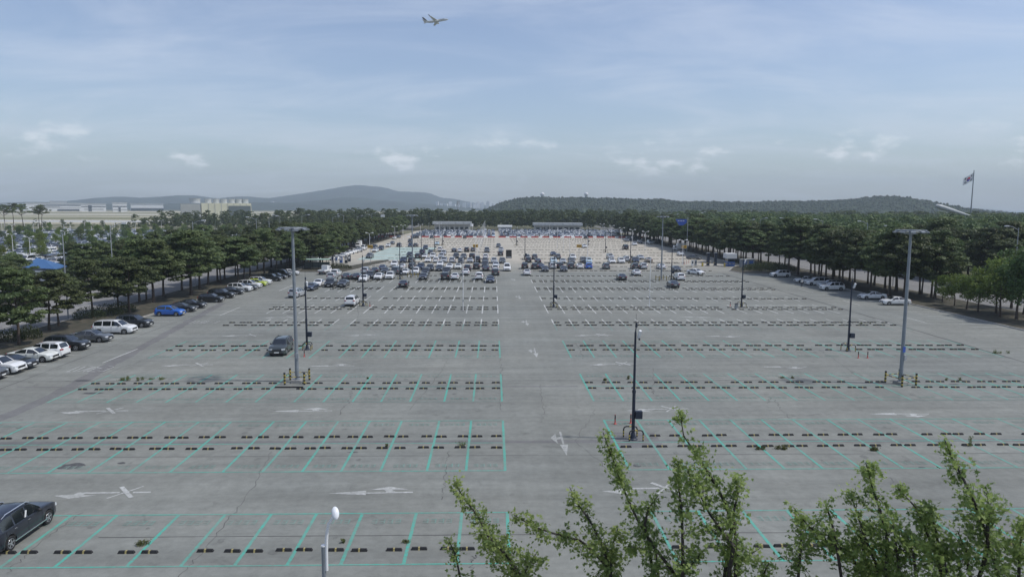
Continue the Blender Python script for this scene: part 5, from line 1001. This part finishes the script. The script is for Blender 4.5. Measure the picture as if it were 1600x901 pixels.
# flag
Y = 500; tp = AT(1522, 267, Y); bs = AT(1518, 330, Y); t = thing('flag_pole', 'tall flagpole with white national flag above the forest', 'flagpole', (tp.x, Y, -.05)); MB().tube([(0, 0, 0), (0, 0, tp.z)], [.55, .28], 10).build('pole', 'galv', t, 40); MB().lathe((0, 0, tp.z), [(.1, 0), (.45, .35), (.1, .7)], 10).build('finial', 'grey_steel', t, 40)
leafmat('flag_white', (.78, .78, .78), (.78, .78, .78), 0, trans=.5); mat('flag_red', (.55, .04, .06), .8); mat('flag_blue', (.03, .08, .35), .8); mat('flag_black', (.02, .02, .02), .8)
def flag():
    nu, nv = 54, 36; fw, fh = 8.2, 5.4; b = MB()
    for j in range(nv+1):
        for i in range(nu+1):
            u, v = i/nu, j/nv; x = -u*fw*.88; z = tp.z-1.2-(1-v)*fh*(1-.1*u)-u*fw*.52; b.v.append((x, .5*math.sin(u*8+v*1.5)*u, z))
    for j in range(nv):
        for i in range(nu):
            u, v = ((i+.5)/nu-.5)*3, ((j+.5)/nv-.5)*2; m = 0; r = math.hypot(u, v)
            if r < .56:
                th = math.atan2(2, 3); a, c = u*math.cos(th)-v*math.sin(th), u*math.sin(th)+v*math.cos(th); m = 1 if c > 0 else 2
                if math.hypot(a-.25, c) < .25: m = 2
                if math.hypot(a+.25, c) < .25: m = 1
            else:
                for sx in (-1, 1):
                    for sy in (-1, 1):
                        du, dv = u-sx*.83, v-sy*.555; al = math.atan2(sy*2, sx*3); p_ = du*math.cos(al)+dv*math.sin(al); q_ = -du*math.sin(al)+dv*math.cos(al)
                        if abs(q_) < .25 and any(abs(p_-k) < .055 for k in (-.14, 0, .14)) and not (abs(q_) < .03 and sx != sy): m = 3
            b.f.append((j*(nu+1)+i, j*(nu+1)+i+1, (j+1)*(nu+1)+i+1, (j+1)*(nu+1)+i)); b.m.append(m)
    b.build('flag', ['flag_white', 'flag_red', 'flag_blue', 'flag_black'], t, 80)
flag()
a = AT(1462, 321, 420); b_ = AT(1501, 333, 420); t = thing('tilted_tube', 'long pale tilted tube-shaped structure rising out of treetops', 'structure', (b_.x+3, 420, 0)); e = t.location; dv = (b_-a)
MB().tube([a-e, a+dv*.06-e, a+dv*.2-e, a+dv*.6-e, b_-e, b_+dv*.5-e], [.35, 1.15, 1.45, 1.25, .9, .5], 14).build('tube', 'panel_grey', t, 60); MB().tube([(0, 0, 0), (0, 0, b_.z-.5)], .4, 8).build('support', 'grey_steel', t)
# aeroplane
def plane():
    c = AT(681, 33, 1040); t = thing('airliner', 'twin-engine airliner climbing in the sky with gear up', 'aeroplane', c); t.rotation_euler = (R(-10), R(-7), R(-6)); t.scale = (.94,)*3
    f = MB(); prof = [(-19.5, .25, 1.2), (-17, .9, .9), (-12, 1.6, .35), (-8, 1.88, 0), (10, 1.88, 0), (14, 1.7, -.1), (17, 1.15, -.35), (18.8, .5, -.55), (19.3, .08, -.6)]; f.tube([(x, 0, z) for x, r, z in prof], [r for x, r, z in prof], 16); f.build('fuselage', 'panel_grey', t, 50)
    def wing(name, pts, th, m='panel_grey'):
        b = MB(); n = len(pts); b.add([(x, y, z+s*th) for s in (-1, 1) for x, y, z in pts], [tuple(reversed(range(n))), tuple(range(n, 2*n))]+[(i, (i+1) % n, n+(i+1) % n, n+i) for i in range(n)]); return b.build(name, m, t)
    for s in (-1, 1):
        wing('wing', [(5, s*1.5, -1.0), (-2.5, s*1.5, -1.0), (-6.5, s*17, .9), (-4.7, s*17, .9)], .18); wing('tailplane', [(-14, s*.8, 1.2), (-17.5, s*.8, 1.2), (-19.5, s*6.8, 1.7), (-18, s*6.8, 1.7)], .12)
        b = MB(); b.add([(-4.8, s*17, .9), (-6.5, s*17, .9), (-7.8, s*17.6, 3.3), (-7.0, s*17.6, 3.3), (-4.8, s*17.1, .8), (-6.5, s*17.1, .8), (-7.8, s*17.7, 3.3), (-7.0, s*17.7, 3.3)], [(0, 1, 2, 3), (7, 6, 5, 4), (0, 4, 5, 1), (1, 5, 6, 2), (2, 6, 7, 3), (3, 7, 4, 0)]); b.build('winglet', 'navy_steel', t)
        MB().lathe((2.2, s*5.2, -1.9), [(.5, -2.2), (.95, -1), (1.05, .6), (.95, 1.6), (.75, 1.5)], 14, axis='x').build('engine', 'white_steel', t, 40)
    b = MB(); P = [(-12.0, 1.5), (-18.0, 1.5), (-20.6, 8.6), (-18.4, 8.6)]; b.add([(x, s*.16, z) for s in (-1, 1) for x, z in P], [(0, 1, 2, 3), (7, 6, 5, 4), (0, 4, 5, 1), (1, 5, 6, 2), (2, 6, 7, 3), (3, 7, 4, 0)]); b.build('tail_fin', 'navy_steel', t)
    MB().tube([(-12.0, 0, 1.7), (-18.3, 0, 8.6)], .22, 6).build('fin_leading_edge', 'white_plastic', t); MB().box((10, -1.83, .55), (7, .12, .6)).build('cabin_lettering', 'navy_steel', t)  # white tube on the fin paints in its sunlit leading edge
plane()
# person by the right verge cars
def person():
    g = G(1252.5, 448); t = thing('person', 'person in white shirt and dark trousers standing beside white cars', 'person', (g.x, g.y, .0), .3)
    V = [(0, 0, .95), (0, .01, 1.12), (0, .01, 1.30), (0, 0, 1.42), (0, 0, 1.50), (0, .02, 1.60), (0, .02, 1.70), (.18, 0, 1.40), (.25, .02, 1.13), (.24, .10, .90), (-.18, 0, 1.40), (-.25, .02, 1.13), (-.23, .10, .90), (.10, 0, .88), (.11, .02, .48), (.11, -.02, .08), (.12, .12, .03), (-.10, 0, .88), (-.13, .03, .48), (-.14, -.02, .08), (-.15, .12, .03)]
    Ed = [(0, 1), (1, 2), (2, 3), (3, 4), (4, 5), (5, 6), (3, 7), (7, 8), (8, 9), (3, 10), (10, 11), (11, 12), (0, 13), (13, 14), (14, 15), (15, 16), (0, 17), (17, 18), (18, 19), (19, 20)]
    rad = [(.15, .11), (.14, .10), (.17, .11), (.12, .09), (.055, .055), (.085, .095), (.07, .08), (.065, .06), (.045, .045), (.035, .035), (.065, .06), (.045, .045), (.035, .035), (.085, .085), (.06, .06), (.045, .05), (.04, .03), (.085, .085), (.06, .06), (.045, .05), (.04, .03)]
    me = bpy.data.meshes.new('body'); me.from_pydata(V, Ed, []); o = link('body', me, t); m1 = o.modifiers.new('skin', 'SKIN'); sv = me.skin_vertices[0].data if me.skin_vertices else None
    if sv is None: me.attributes  # layer appears with the modifier
    for i, r_ in enumerate(rad): me.skin_vertices[0].data[i].radius = r_
    me.skin_vertices[0].data[0].use_root = True; m1.use_smooth_shade = True; o.modifiers.new('sub', 'SUBSURF').render_levels = 1
    m = bpy.data.materials.new('clothes'); m.use_nodes = True; N = m.node_tree.nodes; tc = N.new('ShaderNodeTexCoord'); sp_ = N.new('ShaderNodeSeparateXYZ'); cr = N.new('ShaderNodeValToRGB'); mr = N.new('ShaderNodeMapRange'); mr.inputs[2].default_value = 1.8; m.node_tree.links.new(tc.outputs['Object'], sp_.inputs[0]); m.node_tree.links.new(sp_.outputs[2], mr.inputs[0]); m.node_tree.links.new(mr.outputs[0], cr.inputs[0]); cr.color_ramp.interpolation = 'CONSTANT'
    E_ = cr.color_ramp.elements; E_[0].color = (.02, .02, .025, 1); E_[1].position = .52; E_[1].color = (.62, .63, .64, 1); e2 = E_.new(.83); e2.color = (.42, .27, .2, 1); m.node_tree.links.new(cr.outputs[0], N['Principled BSDF'].inputs['Base Color']); me.materials.append(m)
    MB().lathe((0, .0, 1.62), [(.10, 0), (.105, .06), (.08, .13), (.02, .16)], 12).build('hair', 'blackpaint', t, 60)
person()

# ============================================================ FOREGROUND MAPLES
C3 = (680, 640, 3.452); C4 = (1140, 640, 3.452)
SHOOTS = [  # tree, crop, depth, foliage radius, tip -> base
 (0, C3, 12.6, .21, [(110, 395), (150, 470), (230, 570), (285, 680), (390, 790), (450, 905)]), (0, C3, 12.9, .16, [(65, 685), (110, 780), (135, 905)]), (0, C3, 12.2, .20, [(425, 565), (530, 630), (650, 668), (780, 702), (850, 760), (930, 850), (960, 940)]), (0, C3, 12.0, .24, [(725, 415), (765, 500), (830, 590), (890, 700), (925, 800), (945, 900)]),
 (0, C3, 12.5, .30, [(240, 670), (330, 740), (420, 830), (470, 905)]), (0, C3, 12.3, .24, [(545, 775), (500, 840), (460, 930)]), (0, C3, 11.9, .22, [(985, 640), (960, 720), (950, 820), (945, 905)]),
 (1, C3, 11.6, .21, [(905, 120), (945, 230), (985, 340), (1030, 460), (1095, 600), (1180, 740), (1260, 840), (1310, 910)]), (1, C3, 11.4, .17, [(1320, 10), (1340, 140), (1400, 225), (1450, 300), (1510, 400), (1575, 520), (1600, 640)]), (1, C3, 11.2, .27, [(1310, 285), (1315, 420), (1330, 560), (1335, 720), (1335, 880)]),
 (1, C3, 11.5, .18, [(1205, 460), (1150, 530), (1130, 620), (1150, 700)]), (1, C3, 11.8, .17, [(1040, 735), (1110, 745), (1190, 760)]), (1, C3, 11.1, .24, [(1360, 330), (1420, 440), (1480, 560), (1550, 660), (1610, 730)]), (1, C4, 11.2, .24, [(30, 355), (45, 450), (20, 560), (35, 720), (32, 910)]), (1, C4, 11.3, .16, [(165, 745), (90, 790), (45, 830)]), (1, C3, 11.5, .2, [(1440, 760), (1400, 820), (1330, 880)]), (1, C4, 11.0, .15, [(210, 825), (190, 870), (180, 930)]),
 (2, C4, 10.8, .24, [(345, 525), (420, 620), (520, 705), (640, 765), (700, 860), (740, 930)]), (2, C4, 10.5, .24, [(735, 285), (770, 420), (820, 560), (850, 700), (845, 910)]), (2, C4, 10.7, .26, [(650, 455), (690, 560), (730, 690), (790, 830), (810, 920)]), (2, C4, 10.2, .20, [(905, 420), (1000, 520), (1055, 640), (1105, 760), (1150, 910)]), (2, C4, 9.9, .23, [(1160, 160), (1200, 260), (1265, 380), (1330, 520), (1380, 660), (1430, 820), (1455, 920)]),
 (2, C4, 10.0, .24, [(1385, 425), (1400, 540), (1390, 640), (1395, 740)]), (2, C4, 9.7, .26, [(1590, 600), (1565, 740), (1560, 905)]), (2, C4, 10.3, .2, [(1080, 520), (1110, 640), (1130, 760), (1150, 860)]), (2, C4, 10.9, .26, [(385, 600), (385, 740), (370, 905)]), (2, C4, 10.6, .15, [(510, 495), (540, 570), (570, 680)]), (2, C4, 10.5, .34, [(700, 640), (720, 760), (760, 905)]), (2, C4, 10.1, .32, [(950, 660), (990, 780), (1010, 905)]), (2, C4, 9.9, .30, [(1230, 650), (1270, 760), (1300, 905)]), (2, C4, 10.2, .34, [(880, 620), (900, 740), (920, 905)]), (2, C4, 10.0, .3, [(1130, 740), (1160, 820), (1190, 930)])]
LEAF = [(0, -.45), (.06, -.12), (.30, -.30), (.22, -.02), (.48, .14), (.20, .16), (.14, .28), (0, .55), (-.14, .28), (-.20, .16), (-.48, .14), (-.22, -.02), (-.30, -.30), (-.06, -.12)]
LP = np.array([(x, y, -.12*abs(x)) for x, y in LEAF])
def leaves_mesh(C, A, S, T, rg):           # C centres, A axis (stem->tip), S size
    n = len(C); A = A/np.linalg.norm(A, axis=1, keepdims=True); r = rg.normal(size=(n, 3))*.55+np.array([.35, -.25, .9]); B = np.cross(A, r); B /= np.linalg.norm(B, axis=1, keepdims=True); Nn = np.cross(A, B)
    V = C[:, None, :]+S[:, None, None]*(LP[None, :, 0:1]*B[:, None]+LP[None, :, 1:2]*A[:, None]+LP[None, :, 2:3]*Nn[:, None]); k = len(LP); base = (np.arange(n)*k)[:, None]
    tris = np.array([(0, 1, 13), (1, 2, 3), (1, 3, 5), (3, 4, 5), (1, 5, 13), (5, 9, 13), (5, 6, 9), (6, 8, 9), (6, 7, 8), (9, 11, 13), (9, 10, 11), (11, 12, 13)]); Fa = (base[:, :, None]+tris[None]).reshape(-1, 3)
    return V.reshape(-1, 3), Fa, np.repeat(T, k)
TR = [AT(985, 901, 12.3), AT(1085, 901, 11.3), AT(1420, 901, 10.3)]
LBL = ['young maple with sparse leaning shoots reaching over the central aisle', 'maple with upright shoots rising in front of the dark camera pole', 'dense leafy maple group standing closest to the right bays']
for ti in range(3):
    rg = np.random.default_rng(900+ti); rr = random.Random(900+ti); root = Vector((TR[ti].x, TR[ti].y, 0)); t = thing('maple_tree', LBL[ti], 'tree', root, 0, 'maples by the building'); fork = Vector((0, 0, 6.2)); wood_ = MB(); wood_.tube([(0, 0, -.03), (.05, 0, 3), fork], [.19, .15, .11], 10); Cs = []; As = []; Ss = []; Ts = []
    for (k, cr, dep, fr, pts) in SHOOTS:
        if k != ti: continue
        n0 = len(pts); P = []
        for i, p in enumerate(pts): P.append(AT(cr[0]+p[0]/cr[2], cr[1]+p[1]/cr[2], dep+.35*math.sin(i*1.3+dep*9))-root)
        full = P+[P[-1].lerp(fork, .5)+Vector((0, 0, -.3)), fork]; nn = len(full); wood_.tube(full, [.006+.026*(i/(nn-1))**.8*1.3 for i in range(nn)], 6, cap=False)
        for i in range(len(full)-2):
            a, b = full[i], full[i+1]; ln = (b-a).length; visible_ = i < n0-1; cnt = int(ln*(350 if fr > .2 else 310)*(fr/.22) * (1.0 if visible_ else .35))
            fa = min(1, .28+i/max(1, n0-1)*1.1); fb = min(1, .28+(i+1)/max(1, n0-1)*1.1)
            nt = max(2, cnt//14); tw = rg.uniform(0, 1, nt); off = rg.normal(size=(nt, 3)); off /= np.linalg.norm(off, axis=1, keepdims=True); off *= (rg.uniform(.15, 1.45, (nt, 1)))*fr*(fa+(fb-fa)*tw[:, None])*1.1
            base = np.array(a)[None]+(np.array(b)-np.array(a))[None]*tw[:, None]; cl = base+off
            for q in range(nt):
                if rr.random() < .8: wood_.tube([Vector(base[q]), Vector(base[q]).lerp(Vector(cl[q]), .5)+Vector((0, 0, .02)), Vector(cl[q])], [.005, .004, .002], 4, cap=False)
            idx = rg.integers(0, nt, cnt); C = cl[idx]+rg.normal(0, .06, (cnt, 3)); ax = off[idx]*2.2+rg.normal(0, .5, (cnt, 3))*.35+np.array([0, 0, -.18]); d = np.array((a-b).normalized())*.25
            Cs.append(C); As.append(ax+d); Ss.append(rg.uniform(.045, .11, cnt)); Ts.append(np.clip(rg.normal(.48, .22, cnt)+(.35 if i == 0 else 0)+rg.uniform(-.2, .2, nt)[idx], 0, 1))
    for q in range(5):                              # lower crown below the frame
        a = rr.uniform(0, 6.28); c = Vector((1.28*math.cos(a), 1.2*math.sin(a), rr.uniform(5.2, 7.2))); wood_.tube([fork-Vector((0, 0, 1.5)), c], [.05, .015], 5, cap=False); cnt = 420; Cs.append(np.array(c)+rg.normal(0, .42, (cnt, 3))); As.append(rg.normal(size=(cnt, 3))); Ss.append(rg.uniform(.07, .12, cnt)); Ts.append(rg.uniform(.1, .7, cnt))
    wood_.build('trunk', 'bark_dark', t, 60); V, Fa, T = leaves_mesh(np.concatenate(Cs), np.concatenate(As), np.concatenate(Ss), np.concatenate(Ts), rg); link('crown', npmesh('crown', V, Fa, 'maple', tone=T), t)['kind'] = 'stuff'

# ============================================================ AIR
hz = MB().box((0, 3590, 159), (15000, 7900, 324)).build('haze', 'tar'); hz.data.materials.clear(); tag(hz, 'thin pale summer haze over the whole place', 'haze', None, 'stuff')
hm = bpy.data.materials.new('haze'); hm.use_nodes = True; N = hm.node_tree.nodes; N.clear(); o = N.new('ShaderNodeOutputMaterial'); v = N.new('ShaderNodeVolumePrincipled'); v.inputs['Color'].default_value = (.77, .90, 1.0, 1); v.inputs['Density'].default_value = 1.8e-4; v.inputs['Anisotropy'].default_value = 0.0
hm.node_tree.links.new(v.outputs[0], o.inputs['Volume']); hz.data.materials.append(hm)
